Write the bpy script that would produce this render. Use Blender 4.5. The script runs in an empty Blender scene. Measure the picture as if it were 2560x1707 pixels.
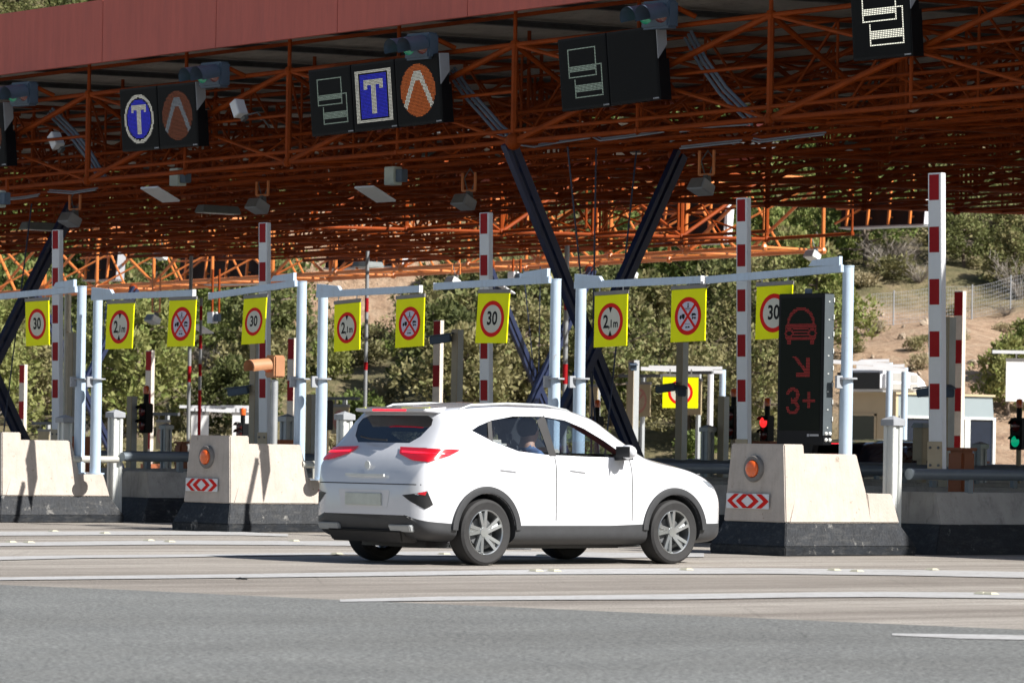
import bpy, bmesh, math, random
from mathutils import Vector, Matrix, Euler
from mathutils.bvhtree import BVHTree
rnd = random.Random(7)
PI = math.pi
sc = bpy.context.scene
col = sc.collection

# ------------------------------------------------------------------ camera, sky, sun, exposure
FPX, TH, EYE, ROLL, YH = 10800.0, math.radians(48.6), 1.16, 0.0165, 1110.0
RV = Vector((math.cos(TH), math.sin(TH), 0)); FV = Vector((-math.sin(TH), math.cos(TH), 0)); UV = Vector((0, 0, 1))
cr, sr = math.cos(ROLL), math.sin(ROLL)
cam_d = bpy.data.cameras.new('camera'); cam = bpy.data.objects.new('camera', cam_d); col.objects.link(cam)
cx = RV*cr + UV*sr; cy = UV*cr - RV*sr; cz = -FV
cam.matrix_world = Matrix(((cx.x, cy.x, cz.x, 0), (cx.y, cy.y, cz.y, 0), (cx.z, cy.z, cz.z, EYE), (0, 0, 0, 1)))
cam_d.sensor_width = 36.0; cam_d.lens = 36.0*FPX/2560.0
cam_d.shift_y = (YH-853.5)/2560.0
cam_d.clip_start = 0.5; cam_d.clip_end = 2000
cam_d.dof.use_dof = True; cam_d.dof.focus_distance = 44.0; cam_d.dof.aperture_fstop = 8.0
sc.camera = cam

SUN_AZ, SUN_EL = math.radians(17.5), math.radians(40)      # azimuth measured from +X towards +Y
sdir = Vector((math.cos(SUN_AZ)*math.cos(SUN_EL), math.sin(SUN_AZ)*math.cos(SUN_EL), math.sin(SUN_EL)))
w = bpy.data.worlds.new('World'); sc.world = w; w.use_nodes = True
nt = w.node_tree; nt.nodes.clear()
wo = nt.nodes.new('ShaderNodeOutputWorld'); bg = nt.nodes.new('ShaderNodeBackground'); sk = nt.nodes.new('ShaderNodeTexSky')
sk.sky_type = 'NISHITA'; sk.sun_disc = False; sk.sun_elevation = SUN_EL; sk.sun_rotation = PI/2-SUN_AZ
sk.air_density = 1.0; sk.dust_density = 1.0; sk.ozone_density = 1.0
bg.inputs[1].default_value = 0.055
nt.links.new(sk.outputs[0], bg.inputs[0]); nt.links.new(bg.outputs[0], wo.inputs[0])
sun_d = bpy.data.lights.new('sun', 'SUN'); sun = bpy.data.objects.new('sun', sun_d); col.objects.link(sun)
sun_d.energy = 5.0; sun_d.angle = math.radians(0.5); sun_d.color = (1.0, 0.96, 0.90)
sun.rotation_euler = (-sdir).to_track_quat('-Z', 'Y').to_euler()
sc.view_settings.view_transform = 'Standard'; sc.view_settings.look = 'None'
sc.view_settings.exposure = 0.75; sc.view_settings.gamma = 1.0
sc.cycles.max_bounces = 6; sc.cycles.diffuse_bounces = 2; sc.cycles.transparent_max_bounces = 12

# ------------------------------------------------------------------ survey: a pixel of the 2560 px photo on a known plane -> a point of the place
def ray(x, y):
    dx, dy = x-1280.0, y-YH
    return (cr*dx + sr*dy)/FPX, (-sr*dx + cr*dy)/FPX
def at(x, y, d):
    u, v = ray(x, y); return RV*(u*d) + FV*d + Vector((0, 0, EYE - v*d))
def on_ground(x, y, z=0.0):
    u, v = ray(x, y); return at(x, y, (EYE-z)/v)
def on_y(x, y, Y):
    u, v = ray(x, y); return at(x, y, Y/(RV.y*u + FV.y))
def on_x(x, y, X):
    u, v = ray(x, y); return at(x, y, X/(RV.x*u + FV.x))
def screen(p):
    d = p.dot(FV); u = p.dot(RV)/d*FPX; v = (EYE-p.z)/d*FPX
    return 1280 + cr*u - sr*v, YH + sr*u + cr*v

# ------------------------------------------------------------------ mesh builder
class MB:
    def __init__(s): s.v = []; s.f = []; s.m = []
    def add(s, vs, fs, m=0):
        o = len(s.v); s.v += [tuple(p) for p in vs]
        for f in fs: s.f.append(tuple(i+o for i in f)); s.m.append(m)
        return s
    def box(s, c, size, M=None, m=0):
        sx, sy, sz = size[0]/2, size[1]/2, size[2]/2
        vs = [Vector((x*sx, y*sy, z*sz)) for z in (-1, 1) for y in (-1, 1) for x in (-1, 1)]
        if M is not None: vs = [M @ p for p in vs]
        c = Vector(c)
        return s.add([p+c for p in vs], [(0,2,3,1),(4,5,7,6),(0,1,5,4),(2,6,7,3),(0,4,6,2),(1,3,7,5)], m)
    def b2(s, x0, x1, y0, y1, z0, z1, m=0):
        return s.box(((x0+x1)/2, (y0+y1)/2, (z0+z1)/2), (x1-x0, y1-y0, z1-z0), None, m)
    def hexa(s, bot, top, m=0):           # two loops of n points
        n = len(bot)
        return s.add(list(bot)+list(top), [tuple(range(n-1, -1, -1)), tuple(range(n, 2*n))] +
                     [(i, (i+1) % n, n+(i+1) % n, n+i) for i in range(n)], m)
    def beam(s, p0, p1, w, h, up=(0, 0, 1), m=0):
        p0 = Vector(p0); p1 = Vector(p1); d = (p1-p0)
        if d.length < 1e-6: return s
        d.normalize(); up = Vector(up); a = d.cross(up)
        if a.length < 1e-4: a = d.cross(Vector((0, 1, 0)))
        a.normalize(); b = a.cross(d).normalized()
        q = [(-1,-1),(1,-1),(1,1),(-1,1)]
        return s.hexa([p0+a*(i*w/2)+b*(j*h/2) for i, j in q], [p1+a*(i*w/2)+b*(j*h/2) for i, j in q], m)
    def tube(s, p0, p1, r, n=8, r1=None, m=0):
        p0 = Vector(p0); p1 = Vector(p1); d = p1-p0
        if d.length < 1e-6: return s
        d.normalize(); a = d.orthogonal().normalized(); b = d.cross(a); r1 = r if r1 is None else r1
        cs = [(math.cos(2*PI*i/n), math.sin(2*PI*i/n)) for i in range(n)]
        return s.hexa([p0+(a*c+b*e)*r for c, e in cs][::1], [p1+(a*c+b*e)*r1 for c, e in cs], m)
    def path(s, pts, r, n=8, m=0):
        pts = [Vector(p) for p in pts]; rings = []; a = None
        for i, p in enumerate(pts):
            d = (pts[min(i+1, len(pts)-1)]-pts[max(i-1, 0)]).normalized()
            a = d.orthogonal().normalized() if a is None else (a - d*a.dot(d)).normalized()
            b = d.cross(a)
            rr = r[i] if isinstance(r, (list, tuple)) else r
            rings.append([p+(a*math.cos(2*PI*k/n)+b*math.sin(2*PI*k/n))*rr for k in range(n)])
        vs = [p for g in rings for p in g]; N = len(rings)
        fs = [(i*n+k, i*n+(k+1) % n, (i+1)*n+(k+1) % n, (i+1)*n+k) for i in range(N-1) for k in range(n)]
        fs += [tuple(range(n-1, -1, -1)), tuple((N-1)*n+k for k in range(n))]
        return s.add(vs, fs, m)
    def lathe(s, prof, M=None, n=24, m=0, a0=0, a1=2*PI):   # prof: (r, z); axis z, then M
        full = abs(a1-a0-2*PI) < 1e-6; k = n if full else n+1
        vs = []
        for r, z in prof:
            for i in range(k):
                t = a0+(a1-a0)*i/n; p = Vector((r*math.cos(t), r*math.sin(t), z)); vs.append(M @ p if M is not None else p)
        fs = []
        for j in range(len(prof)-1):
            for i in range(n):
                i2 = (i+1) % k
                fs.append((j*k+i, j*k+i2, (j+1)*k+i2, (j+1)*k+i))
        return s.add(vs, fs, m)
    def sphere(s, c, r, n=10, sc_=(1, 1, 1), m=0, M=None):
        c = Vector(c); h = n//2
        vs = []
        for j in range(h+1):
            t = PI*j/h
            for i in range(n):
                p = Vector((r*sc_[0]*math.sin(t)*math.cos(2*PI*i/n), r*sc_[1]*math.sin(t)*math.sin(2*PI*i/n), r*sc_[2]*math.cos(t)))
                vs.append((M @ p if M is not None else p)+c)
        fs = [(j*n+i, (j+1)*n+i, (j+1)*n+(i+1) % n, j*n+(i+1) % n) for j in range(h) for i in range(n)]
        return s.add(vs, fs, m)
    def poly(s, pts, m=0): return s.add(pts, [tuple(range(len(pts)))], m)
    def prism(s, pts, n, m=0):            # polygon pushed by vector n
        n = Vector(n); return s.hexa([Vector(p) for p in pts], [Vector(p)+n for p in pts], m)
    def disc(s, c, r, ax, ay, n=32, r0=0.0, m=0, t=None):
        c = Vector(c); ax = Vector(ax); ay = Vector(ay)
        o = [c+ax*(r*math.cos(2*PI*i/n))+ay*(r*math.sin(2*PI*i/n)) for i in range(n)]
        if r0 <= 0: return s.poly(o, m)
        q = [c+ax*(r0*math.cos(2*PI*i/n))+ay*(r0*math.sin(2*PI*i/n)) for i in range(n)]
        return s.add(o+q, [(i, (i+1) % n, n+(i+1) % n, n+i) for i in range(n)], m)
    def build(s, name, mats, parent=None, smooth=False, bevel=0.0, loc=None, fix=True):
        me = bpy.data.meshes.new(name); me.from_pydata(s.v, [], s.f)
        if not isinstance(mats, (list, tuple)): mats = [mats]
        for a in mats: me.materials.append(a)
        if len(mats) > 1: me.polygons.foreach_set('material_index', s.m)
        if fix or bevel > 0:
            bm = bmesh.new(); bm.from_mesh(me)
            if smooth: bmesh.ops.remove_doubles(bm, verts=bm.verts, dist=1e-5)
            bmesh.ops.recalc_face_normals(bm, faces=bm.faces)
            if bevel > 0:
                es = [e for e in bm.edges if len(e.link_faces) == 2 and e.calc_face_angle(0) > 0.6]
                bmesh.ops.bevel(bm, geom=es, offset=bevel, segments=2, affect='EDGES', clamp_overlap=True)
            bm.to_mesh(me); bm.free()
        if smooth:
            me.polygons.foreach_set('use_smooth', [True]*len(me.polygons))
            me.set_sharp_from_angle(angle=math.radians(38))
        me.update()
        o = bpy.data.objects.new(name, me); col.objects.link(o)
        if parent is not None: o.parent = parent
        if loc is not None: o.location = loc
        return o

def tag(o, label=None, cat=None, group=None, kind=None):
    if label: o['label'] = label
    if cat: o['category'] = cat
    if group: o['group'] = group
    if kind: o['kind'] = kind
    return o
def thing(name, label, cat, loc=(0, 0, 0), rz=0.0, group=None):
    o = bpy.data.objects.new(name, None); col.objects.link(o); o.empty_display_size = 0.2
    o.location = loc; o.rotation_euler = (0, 0, rz)
    return tag(o, label, cat, group)
kids = {}
def copy_tree(o, label=None, loc=None, rz=None, parent=None, group=None):
    c = o.copy(); col.objects.link(c)
    if parent is not None: c.parent = parent
    if loc is not None: c.location = loc
    if rz is not None: c.rotation_euler = (0, 0, rz)
    if label: c['label'] = label
    if group: c['group'] = group
    for ch in list(o.children): copy_tree(ch, None, None, None, c)
    return c
def text_pts(txt, size):                       # flat outline mesh of a word, centred, in its own x-y plane
    cu = bpy.data.curves.new('lettering', 'FONT'); cu.body = txt; cu.size = size; cu.align_x = 'CENTER'; cu.align_y = 'CENTER'
    cu.offset = size*0.026; cu.resolution_u = 4
    o = bpy.data.objects.new('lettering', cu); col.objects.link(o)
    dg = bpy.context.evaluated_depsgraph_get(); me = bpy.data.meshes.new_from_object(o.evaluated_get(dg))
    vs = [v.co.copy() for v in me.vertices]; fs = [tuple(p.vertices) for p in me.polygons]
    bpy.data.objects.remove(o); bpy.data.meshes.remove(me); bpy.data.curves.remove(cu)
    return vs, fs

# ------------------------------------------------------------------ materials (procedural)
MATS = {}
def mat(name, c, rough=0.6, metal=0.0, var=0.12, scale=6.0, bump=0.0, spec=0.5, stretch=None, dirt=None, emit=None, estr=0.0, coat=0.0, bscale=None, streak=None):
    if name in MATS: return MATS[name]
    m = bpy.data.materials.new(name); m.use_nodes = True; t = m.node_tree; N = t.nodes; L = t.links
    b = N['Principled BSDF']; b.inputs['Roughness'].default_value = rough; b.inputs['Metallic'].default_value = metal
    b.inputs['Specular IOR Level'].default_value = spec; b.inputs['Coat Weight'].default_value = coat
    if coat: b.inputs['Coat Roughness'].default_value = 0.05
    g = N.new('ShaderNodeNewGeometry'); mp = N.new('ShaderNodeMapping')
    L.new(g.outputs['Position'], mp.inputs['Vector'])
    if stretch: mp.inputs['Scale'].default_value = stretch
    no = N.new('ShaderNodeTexNoise'); no.inputs['Scale'].default_value = scale; no.inputs['Detail'].default_value = 6; no.inputs['Roughness'].default_value = 0.65
    L.new(mp.outputs[0], no.inputs['Vector'])
    r = N.new('ShaderNodeValToRGB'); r.color_ramp.elements[0].position = 0.3; r.color_ramp.elements[1].position = 0.7
    lo = [max(0, x*(1-var)) for x in c]; hi = [min(1, x*(1+var)) for x in c]
    r.color_ramp.elements[0].color = (*lo, 1); r.color_ramp.elements[1].color = (*hi, 1)
    L.new(no.outputs['Fac'], r.inputs[0]); out = r.outputs[0]
    if dirt:                                   # (colour, noise scale, threshold, softness, strength)
        dc, ds, th, so, st = dirt
        n2 = N.new('ShaderNodeTexNoise'); n2.inputs['Scale'].default_value = ds; n2.inputs['Detail'].default_value = 8; n2.inputs['Roughness'].default_value = 0.7
        L.new(mp.outputs[0], n2.inputs['Vector'])
        r2 = N.new('ShaderNodeMapRange'); r2.inputs[1].default_value = th; r2.inputs[2].default_value = th+so; r2.inputs[4].default_value = st
        L.new(n2.outputs['Fac'], r2.inputs[0])
        mx = N.new('ShaderNodeMix'); mx.data_type = 'RGBA'; mx.inputs[7].default_value = (*dc, 1)
        L.new(r2.outputs[0], mx.inputs[0]); L.new(out, mx.inputs[6]); out = mx.outputs[2]
    if streak:                                 # rain runs and scuffs: (colour, strength, stretch)
        m4 = N.new('ShaderNodeMapping'); m4.inputs['Scale'].default_value = streak[2]; L.new(g.outputs['Position'], m4.inputs[0])
        n4 = N.new('ShaderNodeTexNoise'); n4.inputs['Scale'].default_value = 3.0; n4.inputs['Detail'].default_value = 7; n4.inputs['Roughness'].default_value = 0.75; L.new(m4.outputs[0], n4.inputs['Vector'])
        r4 = N.new('ShaderNodeMapRange'); r4.inputs[1].default_value = 0.5; r4.inputs[2].default_value = 0.72; r4.inputs[4].default_value = streak[1]; L.new(n4.outputs['Fac'], r4.inputs[0])
        x4 = N.new('ShaderNodeMix'); x4.data_type = 'RGBA'; x4.inputs[7].default_value = (*streak[0], 1); L.new(r4.outputs[0], x4.inputs[0]); L.new(out, x4.inputs[6]); out = x4.outputs[2]
    L.new(out, b.inputs['Base Color'])
    if bump > 0:
        n3 = N.new('ShaderNodeTexNoise'); n3.inputs['Scale'].default_value = bscale or scale*6; n3.inputs['Detail'].default_value = 4
        L.new(mp.outputs[0], n3.inputs['Vector'])
        bu = N.new('ShaderNodeBump'); bu.inputs['Strength'].default_value = bump; bu.inputs['Distance'].default_value = 0.02
        L.new(n3.outputs['Fac'], bu.inputs['Height']); L.new(bu.outputs[0], b.inputs['Normal'])
    if emit:
        b.inputs['Emission Color'].default_value = (*emit, 1); b.inputs['Emission Strength'].default_value = estr
    MATS[name] = m; return m
def glass(name, tint, k=0.6, rough=0.02):
    if name in MATS: return MATS[name]
    m = bpy.data.materials.new(name); m.use_nodes = True; t = m.node_tree; N = t.nodes; L = t.links
    N.remove(N['Principled BSDF']); o = N['Material Output']
    tr = N.new('ShaderNodeBsdfTransparent'); tr.inputs[0].default_value = (*tint, 1)
    gl = N.new('ShaderNodeBsdfGlossy'); gl.inputs['Roughness'].default_value = rough; gl.inputs[0].default_value = (0.9, 0.95, 1, 1)
    fr = N.new('ShaderNodeFresnel'); fr.inputs[0].default_value = 1.5
    ma = N.new('ShaderNodeMath'); ma.operation = 'MULTIPLY_ADD'; ma.inputs[1].default_value = 1.0; ma.inputs[2].default_value = k*0.08
    L.new(fr.outputs[0], ma.inputs[0])
    mx = N.new('ShaderNodeMixShader'); L.new(ma.outputs[0], mx.inputs[0]); L.new(tr.outputs[0], mx.inputs[1]); L.new(gl.outputs[0], mx.inputs[2])
    L.new(mx.outputs[0], o.inputs[0]); MATS[name] = m; return m

M_conc = mat('concrete_cream', (0.47, 0.415, 0.365), 0.85, var=0.10, scale=5, bump=0.25, bscale=40, dirt=((0.20, 0.14, 0.09), 11, 0.63, 0.04, 0.6), streak=((0.30, 0.245, 0.19), 0.4, (7, 7, 0.5)))
M_conc_gray = mat('concrete_gray', (0.36, 0.34, 0.31), 0.85, var=0.15, scale=3, bump=0.25, bscale=40, dirt=((0.14, 0.13, 0.12), 5, 0.6, 0.1, 0.5), streak=((0.12, 0.11, 0.10), 0.6, (4, 1.5, 0.6)))
M_black = mat('black_kerb_paint', (0.014, 0.017, 0.022), 0.6, var=0.4, scale=8, bump=0.3, bscale=30, spec=0.3, dirt=((0.30, 0.29, 0.27), 4.5, 0.60, 0.07, 0.6), streak=((0.14, 0.135, 0.125), 0.3, (4, 1.5, 7)))
M_orange = mat('shaded_orange_paint', (0.235, 0.040, 0.0035), 0.6, var=0.25, scale=3, spec=0.15, dirt=((0.12, 0.028, 0.008), 4, 0.60, 0.1, 0.5))  # canopy steel, colour darkened to stand for the shade under the roof
M_orange_lit = mat('sunlit_orange_paint', (0.62, 0.19, 0.045), 0.38, var=0.15, scale=3)  # same orange, lightened to stand for sun on the rear gantry and brackets
M_fascia = mat('red_brown_cladding', (0.52, 0.120, 0.088), 0.6, var=0.10, scale=2.2, stretch=(3, 3, 0.25), streak=((0.36, 0.09, 0.072), 0.5, (4, 4, 0.5)), dirt=((0.40, 0.105, 0.09), 1.5, 0.55, 0.15, 0.5), bump=0.15, bscale=3)
M_deck = mat('grey_roof_sheet', (0.40, 0.37, 0.33), 0.6, var=0.2, scale=2, dirt=((0.2, 0.17, 0.14), 3, 0.55, 0.1, 0.5))
M_dgrey = mat('dark_grey_steel', (0.10, 0.105, 0.11), 0.6, var=0.25, scale=4)
M_blue = mat('navy_steel_paint', (0.008, 0.016, 0.055), 0.45, var=0.2, scale=5)
M_pale = mat('pale_blue_paint', (0.46, 0.57, 0.69), 0.4, var=0.06, scale=4, dirt=((0.35, 0.24, 0.15), 7, 0.66, 0.05, 0.6), streak=((0.30, 0.33, 0.36), 0.4, (9, 9, 0.8)))
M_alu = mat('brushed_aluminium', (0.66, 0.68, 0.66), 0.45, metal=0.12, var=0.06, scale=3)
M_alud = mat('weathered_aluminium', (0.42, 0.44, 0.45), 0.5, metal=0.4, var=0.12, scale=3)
M_pipe = mat('galvanised_pipe', (0.55, 0.54, 0.48), 0.45, metal=0.3, var=0.12, scale=3, dirt=((0.28, 0.14, 0.06), 5, 0.62, 0.05, 0.7))
M_pipe_d = mat('blue_grey_pipe', (0.16, 0.19, 0.22), 0.4, metal=0.2, var=0.12, scale=3)
M_white = mat('white_paint', (0.68, 0.69, 0.71), 0.4, var=0.04, scale=4)
M_wred = mat('deep_red_paint', (0.30, 0.008, 0.012), 0.5, var=0.08, scale=5, spec=0.12)
M_signred = mat('sign_red', (0.62, 0.012, 0.008), 0.5, var=0.05, scale=8, spec=0.12)
M_yellow = mat('fluorescent_yellow_sheet', (0.84, 0.87, 0.002), 0.5, var=0.03, scale=6, spec=0.15)
M_signwhite = mat('sign_face_cream', (0.56, 0.55, 0.46), 0.45, var=0.03, scale=6)
M_signpale = mat('sign_face_lilac', (0.52, 0.50, 0.60), 0.45, var=0.03, scale=6)
M_blk = mat('black_print', (0.008, 0.008, 0.009), 0.5, var=0.1, spec=0.15)
M_strip = mat('grey_sign_bar', (0.22, 0.21, 0.20), 0.5, metal=0.4, var=0.15)
M_housing = mat('black_sign_housing', (0.004, 0.0045, 0.006), 0.5, var=0.2, scale=4, spec=0.2)
M_face = mat('sign_screen_dark', (0.005, 0.0055, 0.006), 0.6, var=0.2, scale=40, spec=0.15)
M_sig = mat('blue_grey_signal_shell', (0.07, 0.105, 0.15), 0.5, var=0.1, scale=6)
M_lgrey = mat('light_grey_plate', (0.33, 0.345, 0.37), 0.5, var=0.08)
M_beige = mat('beige_post_paint', (0.42, 0.34, 0.23), 0.5, var=0.08, scale=3)
M_amber = mat('amber_lens', (0.80, 0.13, 0.02), 0.2, var=0.12, scale=30, coat=0.5)
M_amb_sig = mat('orange_tan_signal', (0.42, 0.20, 0.10), 0.5, var=0.1)
M_rust = mat('brown_orange_cabinet', (0.30, 0.085, 0.03), 0.5, var=0.1, scale=3)
M_rubber = mat('tyre_rubber', (0.02, 0.02, 0.021), 0.75, var=0.2, scale=20)
M_plastic = mat('grey_plastic_cladding', (0.036, 0.038, 0.042), 0.5, var=0.1, scale=10)
M_blkplastic = mat('black_plastic', (0.012, 0.012, 0.013), 0.45, var=0.2)
M_alloy = mat('silver_alloy', (0.42, 0.44, 0.45), 0.28, metal=0.85, var=0.05)
M_car = mat('white_car_paint', (0.64, 0.655, 0.69), 0.18, var=0.01, scale=2, coat=1.0)
M_cardark = mat('black_blue_car_paint', (0.008, 0.012, 0.03), 0.25, var=0.05, scale=2, coat=1.0)
M_glass = glass('car_glass', (0.72, 0.79, 0.84), 0.5)
M_glassd = glass('dark_privacy_glass', (0.10, 0.13, 0.17), 1.0)
M_tail = mat('red_tail_lamp', (0.40, 0.003, 0.010), 0.15, var=0.05, coat=1.0, emit=(1.0, 0.01, 0.03), estr=0.10)
M_lit = mat('lit_tail_strip', (0.6, 0.01, 0.02), 0.2, var=0.02, emit=(1.0, 0.02, 0.05), estr=0.9)
M_skin = mat('skin', (0.52, 0.29, 0.20), 0.55, var=0.06, scale=30)
M_cloth = mat('blue_cloth', (0.10, 0.16, 0.30), 0.9, var=0.2, scale=30)
M_cloth2 = mat('grey_cloth', (0.28, 0.28, 0.30), 0.9, var=0.2, scale=30)
M_hair = mat('dark_hair', (0.025, 0.016, 0.010), 0.6, var=0.3, scale=60)
M_int = mat('dark_interior', (0.035, 0.036, 0.04), 0.8, var=0.2, scale=10)
M_ledw = mat('white_led', (0.6, 0.6, 0.55), 0.5, emit=(1.0, 0.97, 0.82), estr=0.24)
M_ledg = mat('dim_green_white_led', (0.25, 0.3, 0.25), 0.5, emit=(0.75, 1.0, 0.82), estr=0.10)
M_ledW = mat('bright_white_led', (0.6, 0.6, 0.55), 0.5, emit=(1.0, 0.97, 0.80), estr=0.75)
M_ledb = mat('blue_led', (0.02, 0.02, 0.3), 0.5, emit=(0.02, 0.03, 1.0), estr=0.26)
M_ledo = mat('orange_led', (0.3, 0.08, 0.01), 0.5, emit=(1.0, 0.20, 0.02), estr=0.20)
M_ledod = mat('dim_orange_led', (0.1, 0.03, 0.01), 0.5, emit=(1.0, 0.20, 0.02), estr=0.055)
M_ledgd = mat('dim_grey_led', (0.1, 0.1, 0.12), 0.5, emit=(0.8, 0.9, 1.0), estr=0.10)
M_ledr = mat('red_led', (0.3, 0.01, 0.01), 0.5, emit=(1.0, 0.03, 0.02), estr=0.045)
M_lensg = mat('green_lens', (0.01, 0.12, 0.07), 0.2, coat=0.5, emit=(0.0, 0.8, 0.4), estr=0.05)
M_lensr = mat('dark_red_lens', (0.12, 0.012, 0.01), 0.2, coat=0.5)
M_litg = mat('lit_green_lens', (0.02, 0.4, 0.2), 0.2, emit=(0.0, 0.75, 0.36), estr=0.22)
M_litr = mat('lit_red_lens', (0.5, 0.01, 0.01), 0.2, emit=(1.0, 0.03, 0.03), estr=0.7)
# ------------------------------------------------------------------ ground, road, markings
def ground_mat(name, base, dark, light, sc1, speck, streak):
    m = bpy.data.materials.new(name); m.use_nodes = True; t = m.node_tree; N = t.nodes; L = t.links
    b = N['Principled BSDF']; b.inputs['Roughness'].default_value = 0.82; b.inputs['Specular IOR Level'].default_value = 0.35
    g = N.new('ShaderNodeNewGeometry')
    def noise(scale, st, det=6, ro=0.65):
        mp = N.new('ShaderNodeMapping'); mp.inputs['Scale'].default_value = st; L.new(g.outputs['Position'], mp.inputs[0])
        n = N.new('ShaderNodeTexNoise'); n.inputs['Scale'].default_value = scale; n.inputs['Detail'].default_value = det; n.inputs['Roughness'].default_value = ro
        L.new(mp.outputs[0], n.inputs['Vector']); return n.outputs['Fac']
    def ramp(fac, p0, p1, c0, c1):
        r = N.new('ShaderNodeValToRGB'); r.color_ramp.elements[0].position = p0; r.color_ramp.elements[1].position = p1
        r.color_ramp.elements[0].color = (*c0, 1); r.color_ramp.elements[1].color = (*c1, 1); L.new(fac, r.inputs[0]); return r.outputs[0]
    def mix(f, a, c, mode='MIX'):
        x = N.new('ShaderNodeMix'); x.data_type = 'RGBA'; x.blend_type = mode
        if isinstance(f, float): x.inputs[0].default_value = f
        else: L.new(f, x.inputs[0])
        L.new(a, x.inputs[6]); L.new(c, x.inputs[7]); return x.outputs[2]
    c = ramp(noise(sc1, (1, 1, 1)), 0.3, 0.7, base, light)
    if streak > 0:                             # tyre-polished tracks along the lanes
        s1 = ramp(noise(1.3, (1, 0.02, 1), 4), 0.42, 0.62, (1, 1, 1), dark)
        c = mix(streak, c, s1, 'MULTIPLY')
        s2 = ramp(noise(4.0, (1, 0.05, 1), 5), 0.35, 0.65, (0.86, 0.84, 0.82), (1.1, 1.09, 1.08))
        c = mix(0.9, c, s2, 'MULTIPLY')
    sp = ramp(noise(speck, (1, 1, 1), 4, 0.85), 0.41, 0.61, (0.38, 0.38, 0.38), (1.72, 1.72, 1.72))
    c = mix(0.85, c, sp, 'MULTIPLY')
    st = ramp(noise(0.35, (1, 0.35, 1), 5, 0.6), 0.35, 0.6, (0.80, 0.79, 0.78), (1.04, 1.04, 1.04)); c = mix(0.9, c, st, 'MULTIPLY')
    oil = ramp(noise(2.6, (1, 0.6, 1), 7, 0.7), 0.66, 0.74, (1, 1, 1), (0.5, 0.49, 0.48)); c = mix(0.8, c, oil, 'MULTIPLY')
    vo = N.new('ShaderNodeTexVoronoi'); vo.feature = 'DISTANCE_TO_EDGE'; vo.inputs['Scale'].default_value = 0.22; L.new(g.outputs['Position'], vo.inputs['Vector'])
    ck = ramp(vo.outputs['Distance'], 0.0, 0.004, (0.45, 0.45, 0.45), (1, 1, 1)); c = mix(0.3, c, ck, 'MULTIPLY')
    L.new(c, b.inputs['Base Color'])
    bu = N.new('ShaderNodeBump'); bu.inputs['Strength'].default_value = 0.5; bu.inputs['Distance'].default_value = 0.01
    L.new(noise(speck*0.8, (1, 1, 1), 3), bu.inputs['Height']); L.new(bu.outputs[0], b.inputs['Normal'])
    return m
M_road = ground_mat('pale_worn_roadway', (0.315, 0.292, 0.264), (0.64, 0.62, 0.61), (0.38, 0.357, 0.325), 1.5, 60, 0.95)
M_asph = ground_mat('speckled_asphalt', (0.146, 0.151, 0.148), (1, 1, 1), (0.176, 0.181, 0.175), 1.2, 30, 0.0)
M_mark = mat('worn_white_road_paint', (0.43, 0.43, 0.43), 0.7, var=0.1, scale=4, dirt=((0.24, 0.22, 0.20), 14, 0.52, 0.14, 0.8), streak=((0.22, 0.21, 0.19), 0.7, (2.5, 0.25, 1)))

g = MB(); S = 420
g.poly([(-S, -S, 0), (S, -S, 0), (S, S, 0), (-S, S, 0)]).build('road', M_road).update_tag()
tag(bpy.data.objects['road'], kind='structure')
edge = [on_ground(x, y, 0.004) for x, y in ((-500, 1440), (-60, 1459), (0, 1461), (300, 1473), (860, 1499), (1400, 1522), (2000, 1549), (2560, 1573), (2900, 1588), (5200, 1690))]
for p in edge: p.z = 0.004
e2 = [Vector((p.x + 60*0.35, p.y - 60, 0.004)) for p in edge]
g = MB(); n = len(edge)
g.add(edge+e2, [(i, n+i, n+i+1, i+1) for i in range(n-1)])
tag(g.build('asphalt', M_asph), kind='structure')

lines = [   # upper edge / lower edge of each painted line, as surveyed
    [(-300,1326,1336),(0,1328,1338),(430,1327,1336),(600,1328,1337),(720,1334,1340)],
    [(-300,1357,1365),(0,1356,1364),(240,1352,1362),(430,1350,1360),(640,1351,1361),(860,1352,1363),(1100,1357,1368),(1330,1363,1372)],
    [(-300,1393,1405),(0,1390,1399),(200,1387,1394),(430,1385,1392),(860,1380,1385),(1200,1376,1389),(1500,1380,1394),(1760,1382,1391)],
    [(-300,1446,1453),(0,1442,1449),(300,1438,1446),(600,1434,1443),(860,1430,1440),(1240,1424,1435),(1560,1420,1434),(1900,1419,1433),(2250,1423,1437),(2700,1431,1446)],
    [(850,1497,1503),(1100,1490,1500),(1400,1488,1498),(1700,1484,1497),(2000,1480,1492),(2200,1478,1491),(2560,1481,1495),(2800,1484,1499)],
    [(2230,1582,1587),(2400,1584,1595),(2800,1590,1603)],
    [(1900,1398,1404),(2250,1408,1415),(2700,1414,1422)][:0]]
for ln in lines:
    if not ln: continue
    g = MB(); up = []; lo = []
    for (x0, a0, b0), (x1, a1, b1) in zip(ln[:-1], ln[1:]):
        for k in range(8):
            t = k/8; up.append(on_ground(x0+(x1-x0)*t, a0+(a1-a0)*t, 0.008)); lo.append(on_ground(x0+(x1-x0)*t, b0+(b1-b0)*t, 0.008))
    up.append(on_ground(*ln[-1][:2], 0.008)); lo.append(on_ground(ln[-1][0], ln[-1][2], 0.008)); n = len(up)
    g.add(up+lo, [(i, n+i, n+i+1, i+1) for i in range(n-1)])
    tag(g.build('road_marking', M_mark), kind='structure')

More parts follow.
